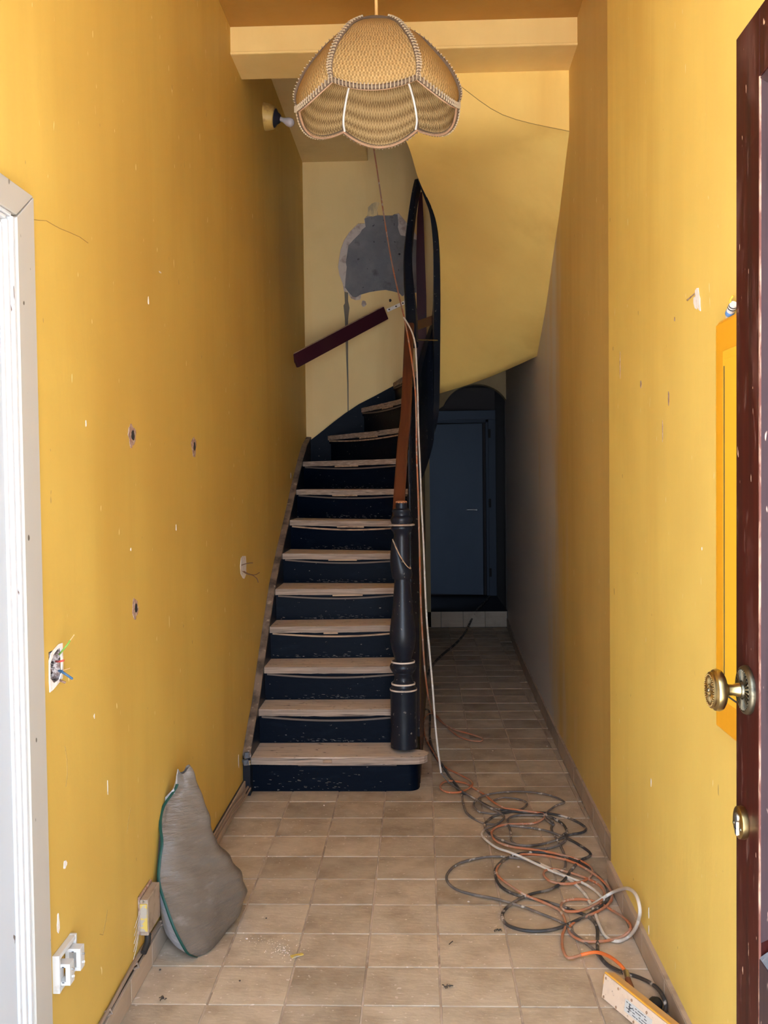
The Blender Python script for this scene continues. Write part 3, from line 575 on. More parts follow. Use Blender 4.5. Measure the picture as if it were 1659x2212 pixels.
# broken plaster at the corner beside the first step
rq = random.Random(21)
for i in range(9):
    c = Vector((XL+.012+rq.uniform(0, .02), 4.80+rq.uniform(-.04, .02), 0.085+rq.uniform(0, .13))); r = rq.uniform(.008, .018)
    vs = [c+Vector((math.cos(a)*r*rq.uniform(.6, 1.1), math.sin(a)*r*rq.uniform(.6, 1.1), z*r)) for z in (-.8, .1, .8) for a in [q*PI/3 for q in range(6)]]
    mk('plaster_lump', MB().add(vs, [(k*6+j, k*6+(j+1) % 6, k*6+6+(j+1) % 6, k*6+6+j) for k in range(2) for j in range(6)] + [tuple(range(6))[::-1], tuple(range(12, 18))]), ('plaster', 'cement', 'yellow_chip')[i % 3], wall_left)
# ================================================================== STAIRCASE
stair = thing('staircase', 'black painted winding staircase with worn bare treads and yellow plastered underside', 'staircase', (-0.45, 4.85, 0))
SX0, SX1 = -0.850, -0.055
ZT = [0.18, 0.362, 0.545, 0.73, 0.914, 1.098, 1.287, 1.482, 1.68, 1.888, 2.10, 2.29]
YL = [4.83, 5.08, 5.28, 5.50, 5.735, 6.06, 6.42, 6.79, 7.20]
YR = [4.83, 5.085, 5.285, 5.53, 5.77, 5.98, 6.15, 6.29, 6.40, 6.52, 6.68, 6.86]
fronts = [((SX0, a), (SX1, b)) for a, b in zip(YL, YR)] + [((-0.715, YB-0.03), (SX1, YR[9])), ((-0.450, YB-0.03), (SX1, YR[10])), ((-0.20, YB-0.03), (SX1, YR[11]))]
fronts.append(((0.0, YB-0.03), (0.0, 7.05)))
rn = random.Random(11)
for n in range(12):
    (lx, ly), (rx, ry) = fronts[n]; (lx2, ly2), (rx2, ry2) = fronts[n+1]
    z = ZT[n]; th = 0.034; K = 22
    fr = []
    for i in range(K+1):
        t = i/K; wear = 0.010*math.exp(-((t-0.5)/0.28)**2)*(1 if n < 8 else .5)
        fr.append(Vector((lx+(rx-lx)*t, ly+(ry-ly)*t + wear*0.6 + rn.uniform(-.0025, .0025), z - wear*0.5 + rn.uniform(-.0012, .0012))))
    if n == 0:                                           # bull-nosed first tread under the newel
        for i in range(9):
            a = -PI/2 + i*PI/8*1.0
            fr.append(Vector((-0.045+0.072*math.cos(a), 4.905+0.075*math.sin(a), z)))
    back = [Vector((rx2, ry2+0.03, z)), Vector((lx2, ly2+0.03, z))] if n else [Vector((SX1, ry2+0.03, z)), Vector((lx2, ly2+0.03, z))]
    if n == 8: back = [Vector((rx2, ry2+0.03, z)), Vector((-0.69, YB-.005, z)), Vector((SX0, YB-.005, z))]
    loop = fr + back
    flat = [Vector((p.x, p.y, 0)) for p in loop]; tri = tessellate_polygon([flat]); m_ = len(loop)
    mb = MB(); mb.add(loop + [p-Vector((0, 0, th)) for p in loop], [tuple(t) for t in tri] + [tuple(m_+q for q in t[::-1]) for t in tri], 0)
    mb.add([p for p in loop] + [p-Vector((0, 0, th)) for p in loop], [(i, (i+1) % m_, m_+(i+1) % m_, m_+i) for i in range(m_)], 1)
    mk('tread', mb, ['tread', 'tread_front'], stair)
    # riser under this nosing
    z0 = ZT[n-1] if n else 0.0
    if n == 0:
        path = [Vector((SX0+0.0, 4.872, 0)), Vector((-0.075, 4.872, 0))] + [Vector((-0.075+0.055*math.sin(i*PI/16), 4.927-0.055*math.cos(i*PI/16), 0)) for i in range(1, 9)] + [Vector((-0.02, 5.05, 0))]
    else:
        path = [Vector((lx, ly+0.026, 0)), Vector((rx, ry+0.026, 0))]
        if n >= 9: path = [Vector((lx+.012, YB-.006, 0)), Vector((rx, ry+0.026, 0))]
    rows = [[p+Vector((0, 0, z0-0.002)) for p in path], [p+Vector((0, 0, z-th+0.002)) for p in path]]
    rb_ = MB().grid(rows); rb_.grid([[p+Vector((0.003, 0.016, 0)) for p in r] for r in rows])
    mk('riser', rb_, 'riser', stair, smooth=(n == 0))
    scf = MB(); q_ = random.Random(100+n); P0, P1 = path[0], path[1]; dd = (P1-P0); fr_ = Vector((dd.y, -dd.x, 0)).normalized()*0.0008
    if n < 9:
        for i in range(46):
            t = min(.95, max(.05, q_.gauss(.45, .17))); zz_ = z0 + 0.006 + abs(q_.gauss(0, .010)) if n else .004 + abs(q_.gauss(0, .045)); w_, h_ = q_.uniform(.002, .012), q_.uniform(.0006, .0018)
            c_ = P0 + dd*t + fr_ + Vector((0, 0, zz_)); u_ = dd.normalized()*w_
            scf.add([c_-u_, c_+u_*.7-Vector((0, 0, h_)), c_+u_, c_-u_*.4+Vector((0, 0, h_))], [(0, 1, 2, 3)])
        mk('paint_scuff', scf, 'scuff', stair, kind='stuff')
    # bowed lath under the nosing and a raw packing splinter
    if n:
        dx = Vector((rx-lx, ry-ly, 0)); s0, s1 = (0.02, 0.97)
        q = []
        for i in range(19):
            t = s0+(s1-s0)*i/18; p = Vector((lx, ly, 0))+dx*t
            q.append(p + Vector((0, 0.012-0.012*math.sin(PI*i/18), z-th-0.006-0.018*math.sin(PI*i/18))))
        lm_ = MB().grid([[p+Vector((0, 0, .0045)) for p in q], [p+Vector((0, -.006, .004)) for p in q], [p+Vector((0, -.006, -.005)) for p in q], [p+Vector((0, 0.006, -.006)) for p in q]])
        mk('nosing_moulding', lm_, 'dark_lath' if n % 3 else 'lath', stair)
        t0 = (0.32, 0.42, 0.38, 0.42, 0.36, 0.40, 0.33, 0.32, 0.42, 0.45, 0.4)[n-1]; t1 = t0 + (0.22 if n > 3 else 0.10)
        p0, p1 = Vector((lx, ly, 0))+dx*t0, Vector((lx, ly, 0))+dx*t1
        if n >= 3: mk('packing_splinter', MB().obox((p0+p1)/2+Vector((0, 0.004, z-th-0.006)), (p1-p0)/2, Vector((0, 0.006, 0)), Vector((0, 0, 0.005))), 'lath', stair)
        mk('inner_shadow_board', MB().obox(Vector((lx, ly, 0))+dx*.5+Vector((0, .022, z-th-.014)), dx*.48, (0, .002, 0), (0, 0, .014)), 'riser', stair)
    else:
        mk('nosing_moulding', MB().box(-0.62, -0.13, 4.862, 4.872, z-th-0.017, z-th-0.004), 'dark_lath', stair, bevel=.002)
        mk('packing_splinter', MB().obox((-0.470, 4.828, z-.018), (.022, 0, 0), (0, .004, 0), (0, 0, .007)), 'lath', stair)
# wall string along the left wall, then along the back wall
tops = [(4.80, 0.20), (4.95, 0.31), (5.08, 0.385), (5.28, 0.565), (5.50, 0.75), (5.735, 0.935), (6.06, 1.12), (6.42, 1.30), (6.79, 1.50), (7.20, 1.70), (7.45, 1.80), (YB, 1.875)]
ws = MB().prism([(XL+.001, y, z) for y, z in tops] + [(XL+.001, y, max(0.0, z-0.30)) for y, z in tops[::-1]], (0.036, 0, 0))
wst = mk('wall_string', ws, 'black', stair, bevel=.002)
cap = MB()
for (a, za), (b, zb) in zip(tops, tops[1:]):
    cap.add([(XL+.001, a, za), (XL+.039, a, za), (XL+.039, b, zb), (XL+.001, b, zb), (XL+.001, a, za+.010), (XL+.037, a, za+.008), (XL+.037, b, zb+.008), (XL+.001, b, zb+.010)], [(0, 1, 2, 3), (4, 7, 6, 5), (0, 4, 5, 1), (2, 6, 7, 3), (1, 5, 6, 2), (3, 7, 4, 0)])
mk('string_capping', cap, 'string_wood', wst, label='bare worn wooden edge of the wall string')
bt = [px(x, y, Y=YB-0.03) for x, y in [(664, 956), (690, 936), (720, 912), (745, 893), (775, 873), (810, 855), (845, 836), (872, 822), (900, 806)]]
mk('back_string', MB().prism(bt + [p-Vector((0, 0, 0.55)) for p in bt[::-1]], (0, 0.028, 0)), 'riser', stair)
# outer string: from the newel up, round the well and back over the passage
SP = [(-0.035, 5.00, 0.00, 0.24), (-0.035, 5.12, 0.06, 0.34), (-0.035, 5.28, 0.22, 0.38), (-0.035, 5.55, 0.42, 0.38), (-0.033, 5.8, 0.63, 0.36), (-0.032, 6.0, 0.80, 0.36), (-0.030, 6.2, 0.98, 0.40), (-0.028, 6.5, 1.22, 0.50), (-0.025, 6.8, 1.41, 0.62),
      (-0.012, 6.98, 1.52, 0.72), (0.030, 7.10, 1.63, 0.80), (0.078, 7.16, 1.77, 0.82), (0.112, 7.17, 1.93, 0.78), (0.126, 7.10, 2.15, 0.62), (0.127, 6.75, 2.58, 0.40), (0.121, 6.40, 2.945, 0.36), (0.095, 6.10, 3.128, 0.30), (0.055, 5.90, 3.19, 0.22), (0.012, 5.73, 3.245, 0.10)]
cp = spline([(a, b, c) for a, b, c, d in SP], 5); hh = spline([(d, 0, 0) for a, b, c, d in SP], 5)
rows = [[], [], [], []]
for i, p in enumerate(cp):
    tg = (cp[min(i+1, len(cp)-1)]-cp[max(i-1, 0)]); tg.z = 0; tg.normalize(); nr = Vector((tg.y, -tg.x, 0))
    wd = 0.021 if i < 72 else max(0.005, 0.021-(i-72)*0.0009)
    h = hh[i].x
    rows[0].append(p+nr*wd); rows[1].append(p-nr*wd); rows[2].append(p-nr*wd+Vector((0, 0, h))); rows[3].append(p+nr*wd+Vector((0, 0, h)))
ob = MB().grid(rows + [rows[0]])
mk('outer_string', ob, 'black', stair, smooth=True)
# soffit
IN = [(0.135, 7.62, 2.36), (0.148, 7.15, 2.155), (0.150, 6.75, 2.59), (0.143, 6.40, 2.95), (0.110, 6.10, 3.13), (0.013, 5.70, 3.24), (-0.047, 5.35, 3.33), (-0.15, 5.20, 3.46), (-0.25, 5.10, 3.592)]
OUT = [(0.80, 7.62, 2.72), (0.795, 6.74, 2.36), (0.785, 6.20, 2.575), (0.780, 5.85, 2.776), (0.775, 5.50, 2.975), (0.772, 5.09, 3.285), (0.436, 5.09, 3.376), (0.18, 5.09, 3.556), (0.06, 5.09, 3.592)]
ip = [Vector(IN[0])] + spline(IN[1:], 5); op = [Vector(OUT[0])] + spline(OUT[1:5], 5)[:-1] + [Vector(p) for p in spline(OUT[4:6], 5)[:-1]] + spline(OUT[5:], 5)
sr = []
for a, b in zip(ip, op):
    mid_b = Vector((0, 0, -0.018)) if a.y < 7.5 else Vector((0, 0, 0.03))
    sr.append([a.lerp(b, t/14) + mid_b*math.sin(PI*t/14) for t in range(15)])
mk('soffit', MB().grid(sr), 'soffit', stair, smooth=True, autos=False, label='yellow plastered underside of the upper flight')
fas = [Vector((p.x, 5.091, p.z)) for p in op if abs(p.y-5.09) < 0.004] 
mk('fascia', MB().prism([(0.79, 5.091, 3.60), (0.79, 5.091, 3.28)] + [tuple(p) for p in fas] + [(0.05, 5.091, 3.60)], (0, 0.02, 0)), 'soffit', stair, label='yellow plaster face between beam and underside')
crk = [p + Vector((0, -.002, .001)) for p in fas]
mk('plaster_crack', MB().tube(crk, 0.0016, 5), 'crack', stair)
# spandrel under the left flight
sp = [(4.99, 0.0), (7.25, 0.0), (7.25, 1.62), (6.8, 1.42), (6.5, 1.24), (6.2, 1.0), (5.8, 0.65), (5.55, 0.44), (5.28, 0.24), (5.05, 0.06)]
sx = lambda y: -0.022 + 0.058*(y-5.0)/2.25
mk('spandrel_panel', MB().prism([(sx(y), y, z) for y, z in sp], (-0.02, 0, 0)), 'olive', stair)
mk('spandrel_board', MB().prism([(sx(y)+.0065, y, z) for y, z in [(5.04, 0.0), (5.9, 0.0), (5.9, 0.72), (5.55, 0.45), (5.28, 0.24), (5.06, 0.07)]], (-0.006, 0, 0)), 'spandrel', stair, label='reddish brown boards under the lower steps')
# newel post
zz = lambda q: EYE - (1050+0.2712*q - 1034)*0.002309
prof = [(108, 2095), (106, 1900), (105, 1650), (108, 1636), (108, 1622), (100, 1612), (95, 1604), (96, 1590), (92, 1580), (80, 1565), (72, 1545), (72, 1515), (84, 1500), (84, 1490), (92, 1482), (104, 1462), (107, 1448), (104, 1432), (96, 1420), (92, 1412), (92, 1402), (84, 1396), (66, 1388), (76, 1352), (92, 1300), (103, 1240), (106, 1195), (101, 1130), (90, 1050), (81, 980), (73, 900), (67, 820), (63, 760), (62, 640), (60, 500), (61, 400), (66, 372), (80, 352), (88, 338), (86, 326), (78, 320), (80, 296), (88, 276), (88, 258), (78, 244), (68, 236), (68, 214), (74, 204), (74, 192), (62, 184), (58, 178)]
nx, ny = -0.094, 4.95
nw = mk('newel_post', MB().lathe([(r*0.000626, zz(q)) for r, q in prof], (nx, ny, 0), n=36), 'black', stair, smooth=True, label='turned black newel post with a broken carved ring')
mk('collar_ring', MB().lathe([(0.050, zz(318)), (0.066, zz(316)), (0.067, zz(308)), (0.064, zz(303)), (0.050, zz(302))], (nx, ny, 0), n=36), 'tread_front', nw, smooth=True)
for q0, q1, r in ((1412, 1400, 96), (1588, 1576, 97), (1634, 1622, 110)):
    mk('collar_ring', MB().lathe([(r*.000626-.01, zz(q0)), (r*.000626, zz(q0)), (r*.000626, zz(q1)), (r*.000626-.01, zz(q1))], (nx, ny, 0), n=36), 'tread', nw, smooth=True)
mk('dowel', MB().lathe([(0.031, zz(184)), (0.029, zz(150)), (0.029, zz(132)), (0.026, zz(126)), (0, zz(128))], (nx, ny, 0), n=20), ['black'], nw, smooth=True)
mk('broken_top', MB().lathe([(0.030, zz(136)), (0.0285, zz(122)), (0.018, zz(117)), (0, zz(121))], (nx, ny, 0), n=11), 'raw_orange', nw, label='raw orange wood where the post is broken off')
vol = MB(); N_ = 40; gr = []
for j in range(N_+1):
    a = 2*PI*j/N_; c = math.cos(a)                       # c=-1: left side
    f = (1-c)/2; top = 655-255*f**1.5; col_ = []
    for i in range(9):
        t = i/8; q = 742 + (top-742)*t; r = 62 + (8+24*math.sin(PI*min(1, t*0.9+.1))*(0.55+0.45*f))
        if i == 8: r = 60
        col_.append(Vector((nx+math.cos(a)*r*.000626, ny+math.sin(a)*r*.000626, zz(q))))
    gr.append(col_)
vo = mk('carved_ring', vol.grid(gr), 'black', nw, smooth=True, label='swollen carved ring, broken away at the front')
edge = [c[7].lerp(c[8], .35)+Vector((0, 0, .001)) for c in gr if True]
mk('broken_edge', MB().tube([e for e in edge if e.y < ny+.01], 0.0032, 5), 'lath', vo)
# handrail: reddish lower run, black curved upper run
hr = [(-0.112, 4.995, 1.345), (-0.102, 5.18, 1.535), (-0.090, 5.40, 1.739), (-0.072, 5.64, 1.955), (-0.055, 6.22, 2.50)]
def rail(pts, wv, hv, k=6):
    c = spline([p[:3] for p in pts], k); n = len(c); rows = [[] for _ in range(8)]
    for i, p in enumerate(c):
        t = (c[min(i+1, n-1)]-c[max(i-1, 0)]).normalized(); s = t.cross(Vector((0, 0, 1))).normalized(); u = s.cross(t)
        f = i/(n-1); ww = wv[0]+(wv[1]-wv[0])*f; h = hv[0]+(hv[1]-hv[0])*f
        for q, (a, b) in enumerate(((-1, -.7), (-.7, -1), (.7, -1), (1, -.7), (1, .7), (.7, 1), (-.7, 1), (-1, .7))): rows[q].append(p+s*a*ww+u*b*h)
    mb = MB().grid(rows+[rows[0]]); mb.add([r[0] for r in rows], [tuple(range(8))]); mb.add([r[-1] for r in rows], [tuple(range(8))])
    return mb
mk('handrail', rail(hr, (.029, .029), (.022, .022)), 'redwood', stair, label='reddish bare wooden lower run of the handrail')
h2 = [px(x, y, Y=Y) for x, y, Y in [(890, 745, 6.20), (889, 690, 6.30), (883, 620, 6.5), (881, 560, 6.7), (886, 500, 6.85), (894, 440, 6.95), (904, 392, 7.0)]]
mk('handrail', rail(h2, (.040, .016), (.035, .03)), 'black', stair, label='black curved upper run of the handrail')
# balusters
for n in range(2, 9):
    y = YR[n]+0.06; z0 = ZT[n]; z1 = min(1.955+(y-5.64)*0.94 if y > 5.6 else 1.35+.95*(y-5.0), z0+1.0); xb = -0.062+0.003*(n % 3)
    H_ = z1-z0-.02
    mk('baluster', MB().lathe([(.013, 0), (.013, .10), (.016, .115), (.016, .125), (.010, .14), (.007, H_*.42), (.009, H_*.45), (.0145, H_*.465), (.009, H_*.48), (.0065, H_*.70), (.013, H_*.72), (.013, H_*.73), (.0065, H_*.75), (.006, H_)], (xb, y, z0), n=12), 'black', stair, smooth=True)
mk('well_post', MB().prism(list(map(lambda p: px(p[0], p[1], Y=7.42), [(899, 560), (901, 470), (906, 415), (912, 415), (915, 470), (918, 560), (921, 640), (922, 800), (918, 905), (905, 905), (901, 800), (900, 640)])), (0, 0.03, 0)), 'purple', stair, label='dark purple post standing in the stair well')
a, b = px(894, 706, Y=6.45), px(933, 692, Y=6.7)
mk('tie_board', MB().obox((a+b)/2, (b-a)/2, (0, .01, 0), (0, 0, .030)), 'spandrel', stair, label='short brown board tying handrail to string')
mk('tie_rod', MB().tube([px(897, 734, Y=6.5), px(945, 735, Y=6.75)], .005, 8), 'brass_dark', stair, smooth=True)

# ================================================================== LAMPS
lc0 = px(815.5, 232, Y=3.0); RR = 0.2345
lampz = lc0.z
pend = thing('pendant_lamp', 'woven raffia dome lampshade with scalloped rim hanging on a tan cord', 'lamp', (lc0.x, 3.0, lampz))
prf = [(1.00, 0.0), (1.035, 0.03), (1.0, 0.065), (0.90, 0.11), (0.75, 0.152), (0.56, 0.196), (0.33, 0.230)]
pr = spline([(a, 0, b) for a, b in prf], 4)
def dome(k, u, i, inset=0.0):
    r, z = pr[i].x, pr[i].z; f = 1-i/(len(pr)-1)
    a0, a1 = math.radians(-120+60*k), math.radians(-60+60*k)
    P0 = Vector((math.cos(a0), math.sin(a0), 0)); P1 = Vector((math.cos(a1), math.sin(a1), 0)); am = (a0+a1)/2
    out = Vector((math.cos(am), math.sin(am), 0)); s = 4*u*(1-u)
    p = P0.lerp(P1, u)*(r*RR-inset) + out*(0.036*s*min(1, r)*(0.45+.55*f))
    return Vector((lc0.x, 3.0, lampz + z - 0.039*s*max(0, f*1.25-.25))) + p
NI = len(pr)
for k in range(6):
    rows = [[dome(k, u/16, i) for u in range(17)] for i in range(NI)]
    rin = [[dome(k, u/16, i, 0.003) for u in range(17)] for i in range(NI)]
    mb = MB().grid(rows, 0, uv=True).grid(rin, 1, uv=True)
    sh = mk('shade_panel', mb, ['weave', 'weave_in'], pend, smooth=True, autos=False)
    rimc = [dome(k, u/20, 0) for u in range(21)]
    mk('rim_binding', MB().tube(rimc, 0.0034, 8), 'rim', pend, smooth=True)
    bp = [c + (c-Vector((lc0.x, 3.0, c.z))).normalized()*0.004 + Vector((0, 0, .0045)) for c in rimc]
    bm_ = MB().tube(bp, 0.007, 6)
    br_ = mk('braid_trim', bm_, 'braid', pend, smooth=True)
    stt = MB()
    for q in range(24):
        t = (q+.5)/24*20; i0 = int(t); p = bp[i0].lerp(bp[i0+1], t-i0); d = (bp[i0+1]-bp[i0]).normalized(); o_ = (p-Vector((lc0.x, 3.0, p.z))).normalized()
        stt.obox(p+o_*.0062, d*.0012, Vector((0, 0, 1))*.0085, o_*.0022)
    mk('stitch', stt, 'braid_light', br_, kind='stuff')
    rc = [dome(k, 0, i) for i in range(NI)]
    rb2 = [c + (c-Vector((lc0.x, 3.0, c.z-.12))).normalized()*0.003 for c in rc]
    b2 = mk('braid_trim', MB().tube(rb2, 0.007, 6), 'braid', pend, smooth=True)
    stt = MB()
    for q in range(26):
        t = (q+.5)/26*(NI-1); i0 = min(int(t), NI-2); p = rb2[i0].lerp(rb2[i0+1], t-i0); d = (rb2[i0+1]-rb2[i0]).normalized(); o_ = (p-Vector((lc0.x, 3.0, p.z-.1))).normalized(); s_ = d.cross(o_)
        stt.obox(p+o_*.006, d*.0012, s_*.0085, o_*.0024)
    mk('stitch', stt, 'braid_light', b2, kind='stuff')
    mk('frame_wire', MB().tube([dome(k, 0, i, .0085) for i in range(NI)], 0.0032, 8), 'white_wire', pend, smooth=True)
tz = lampz+pr[-1].z
mk('top_ring', MB().lathe([(RR*.33*.98, tz-.004), (RR*.33+.006, tz), (RR*.33, tz+.006), (0.02, tz+.008), (0.018, tz+.012), (0, tz+.012)], (lc0.x, 3.0, 0), n=30), 'braid', pend, smooth=True)
mk('lamp_holder', MB().lathe([(.004, tz+.02), (.016, tz+.012), (.018, tz-.05), (.014, tz-.055), (0, tz-.055)], (lc0.x, 3.0, 0), n=18), 'white_plastic', pend, smooth=True)
mk('cord', MB().tube([(lc0.x, 3.0, tz), (lc0.x-.001, 3.0, tz+.3), (lc0.x, 3.0, CEIL)], 0.0048, 8), 'cord', pend, smooth=True)
mk('ceiling_hook', MB().lathe([(.03, CEIL-.0), (.028, CEIL-.012), (.008, CEIL-.03), (0, CEIL-.03)], (lc0.x, 3.0, 0), n=18), 'white_plastic', pend, smooth=True)

wb = px(571, 252, X=XL)
wlamp = thing('wall_lamp', 'bare white bulb in a paint-spattered yellow drum high on left wall', 'lamp', tuple(wb))
axl = Vector((1, -0.05, -0.18)).normalized()
mk('drum', MB().lathe([(.078, -.012), (.078, .0), (.074, .03), (.062, .062), (.056, .064), (0, .064)], wb, axl, 28), 'lamp_base', wlamp, smooth=True)
mk('socket', MB().lathe([(.054, .0645), (.052, .069), (.036, .078), (.026, .092), (.022, .096), (0, .096)], wb, axl, 24), 'lamp_purple', wlamp, smooth=True)
ab = Vector((1, -0.12, -0.42)).normalized(); bo = wb + axl*0.094
mk('bulb', MB().lathe([(.012, 0), (.013, .010), (.013, .020), (.018, .034), (.025, .050), (.027, .064), (.024, .078), (.014, .087), (0, .090)], bo, ab, 26), 'bulb', wlamp, smooth=True)

# ================================================================== THINGS ON THE WALLS
a, b = px(637, 780, Y=7.05), px(832, 676, Y=7.60)
ub = (b-a).normalized(); nb = Vector((ub.y, -ub.x, 0)).normalized(); vb = nb.cross(ub).normalized()
if vb.z < 0: vb = -vb
rb3 = thing('wall_rail', 'dark purple board slanting up across the corner on the stair wall', 'board', tuple(a))
mk('board', MB().obox((a+b)/2, (b-a)/2, nb*0.014, vb*0.050), 'purple', rb3, bevel=.004)
mk('worn_top_edge', MB().obox((a+b)/2+vb*.051, (b-a)/2*.99, nb*0.013, vb*0.0015), 'lath', rb3)
mk('bracket', MB().obox(b-ub*0.1-nb*.06, nb*.05, ub*.012, vb*.02), 'purple', rb3, bevel=.002)
mk('bracket', MB().obox(a+ub*0.03-Vector((.02, 0, .0)), (0.012, 0, 0), ub*.012, vb*.02), 'purple', rb3, bevel=.002)
a, b = px(836, 671, Y=YB-.008), px(875, 653, Y=YB-.008); ub = (b-a).normalized()
sr_ = thing('perforated_strip', 'white perforated metal strip screwed on the stair wall above the board end', 'bracket', tuple(a))
mk('strip', MB().obox((a+b)/2, (b-a)/2, (0, .0035, 0), Vector((-ub.z, 0, ub.x))*.013), 'white_plaster', sr_, bevel=.001)
for t in (.12, .5, .88): mk('screw_hole', MB().lathe([(.006, 0), (.006, .001), (0, .001)], a.lerp(b, t)+Vector((0, -.0036, 0)), (0, -1, 0), 10), 'hole', sr_)

# orange-yellow meter cupboard on the right wall behind the street door
cb = thing('wall_cupboard', 'orange-yellow painted wall cupboard half hidden behind the open street door', 'cupboard', (0.715, 2.0, 0.96))
cy0, cy1, cz0, cz1 = 1.70, 2.352, 0.958, 1.905
mk('body', MB().box(0.696, 0.714, cy0, cy1, cz0, cz1), 'orange_door', cb, bevel=.006)
cd = mk('door', MB().box(0.692, 0.6965, cy0+.02, cy1-.001, cz0+.002, cz1-.008), 'orange_door', cb, bevel=.002)
mk('door_panel', MB().box(0.6895, 0.693, cy0+.05, cy1-.062, cz0+.075, cz1-.075).box(0.6875, 0.690, cy0+.06, cy1-.082, cz0+.095, cz1-.095), 'cup_panel', cd, bevel=.0015)
mk('panel_groove', MB().box(0.6886, 0.6898, cy0+.056, cy1-.0725, cz0+.09, cz1-.11), 'dark_line', cd)
tb0, tb1 = px(1569, 693, X=.706), px(1592, 640, X=.706)
tub = thing('sealant_tube', 'small white tube with blue band lying on the cupboard top', 'tube', tuple(tb0))
dt = (tb1-tb0).normalized(); L_ = (tb1-tb0).length
mk('tube_body', MB().lathe([(.0015, 0), (.003, .006), (.0085, .022), (.0095, .024), (.0095, L_*.62), (.008, L_*.7)], tb0, dt, 18), 'white_plastic', tub, smooth=True)
mk('blue_band', MB().lathe([(.0092, .024), (.0099, .025), (.0099, .036), (.0092, .037)], tb0, dt, 18), 'blue', tub, smooth=True, label='blue printed band')
mk('print_lines', MB().lathe([(.0097, .046), (.0098, .047), (.0098, .049), (.0097, .05)], tb0, dt, 18).lathe([(.0097, .054), (.0098, .055), (.0098, .056), (.0097, .057)], tb0, dt, 18), 'ink', tub, smooth=True)
mk('clip', MB().tube([tb0+dt*.066+Vector((-.006, .01, 0)), tb0+dt*.082+Vector((-.008, .016, 0)), tb0+dt*.095+Vector((-.004, .02, .0))], .0025, 8), 'pbox_rim', tub, smooth=True)

# loose wires in the recess of the left wall
wr = thing('loose_wires', 'bundle of cut coloured wires poking from the broken wall recess', 'wires', (XL-.06, 2.35, 1.10))
def wire(pts, mt, r=.0022, bare=None):
    c = spline(pts, 6); mk('wire', MB().tube(c, r, 7), mt, wr, smooth=True)
    if bare: mk('bare_end', MB().tube([c[-1], Vector(bare)], r*.6, 6), 'copper', wr, smooth=True)
def wxy(x, y, X): return px(60+x*0.08439, 1350+y*0.08439, X=X)
wire([wxy(640, 900, XL-.06), wxy(740, 830, XL-.02), wxy(860, 690, XL+.01), wxy(1000, 520, XL+.025), wxy(1080, 400, XL+.03)], 'w_green', bare=wxy(1190, 250, XL+.04))
wire([wxy(560, 960, XL-.05), wxy(680, 930, XL-.02), wxy(800, 935, XL+.006), wxy(930, 905, XL+.02)], 'w_red', .0026)
wire([wxy(640, 1000, XL-.05), wxy(690, 960, XL-.03), wxy(720, 1040, XL-.02), wxy(660, 1050, XL-.05)], 'w_red', .005)
wire([wxy(560, 1050, XL-.05), wxy(700, 1140, XL-.02), wxy(850, 1190, XL+.004), wxy(1000, 1280, XL+.02), wxy(1140, 1380, XL+.03)], 'w_blue', .0032)
wire([wxy(570, 1240, XL-.05), wxy(720, 1200, XL-.02), wxy(900, 1165, XL+.012)], 'w_blue', .002, bare=wxy(1080, 1105, XL+.025))
wire([wxy(600, 1310, XL-.06), wxy(730, 1370, XL-.02), wxy(850, 1430, XL+.008), wxy(970, 1480, XL+.02)], 'w_brown', .003)
wire([wxy(580, 1260, XL-.05), wxy(680, 1300, XL-.03), wxy(750, 1240, XL-.01)], 'w_red', .002)
wire([wxy(600, 1180, XL-.05), wxy(720, 1070, XL-.02), wxy(860, 990, XL+.002)], 'rubber', .0015)

# white socket frame hanging off the left wall, lower left
sc = thing('socket_frame', 'broken white plastic double socket frame sticking out of left wall', 'socket', (XL, 2.36, 0.33))
def slab(y0, y1, z0, z1, x0, x1, nm='frame_bar'): mk(nm, MB().box(XL+x0, XL+x1, y0, y1, z0, z1), 'white_plastic', sc, bevel=.0012)
fy0, fy1, fz0, fz1 = 2.289, 2.412, 0.335, 0.426
slab(fy0, fy0+.010, fz0, fz1, .0, .017); slab(fy1-.010, fy1, fz0, fz1, .0, .017); slab(fy0+.0102, fy1-.0102, fz1-.012, fz1-.0005, .0, .0165); slab(fy0+.0102, fy1-.0102, fz0+.0005, fz0+.012, .0, .0165)
fm = [(.0175, .038, fy0+.012, .349, .401), (.0175, .040, fy1-.044, .351, .406)]
for x0, x1, yy, z0, z1 in fm:
    mk('module', MB().box(XL+.002, XL+x1, yy, yy+.030, z0, z0+.009).box(XL+.002, XL+x1, yy, yy+.030, z1-.009, z1).box(XL+x1-.011, XL+x1, yy, yy+.030, z0+.0091, z1-.0091).box(XL+.002, XL+.012, yy, yy+.030, z0+.0091, z1-.0091), 'white_plastic', sc, bevel=.0008)
    for q in (z0+.006, z1-.0085): mk('module_slot', MB().box(XL+.0185, XL+.024, yy-.0005, yy+.0005, q, q+.0022), 'ink', sc)
    mk('screw', MB().tube([(XL+x1, yy+.014, z1-.018), (XL+x1+.006, yy+.014, z1-.018)], .0026, 8), 'steel', sc, smooth=True)
    mk('clip', MB().tube([(XL+x1, yy+.014, z0+.016), (XL+x1+.005, yy+.012, z0+.018)], .0032, 7), 'white_plastic', sc, smooth=True)

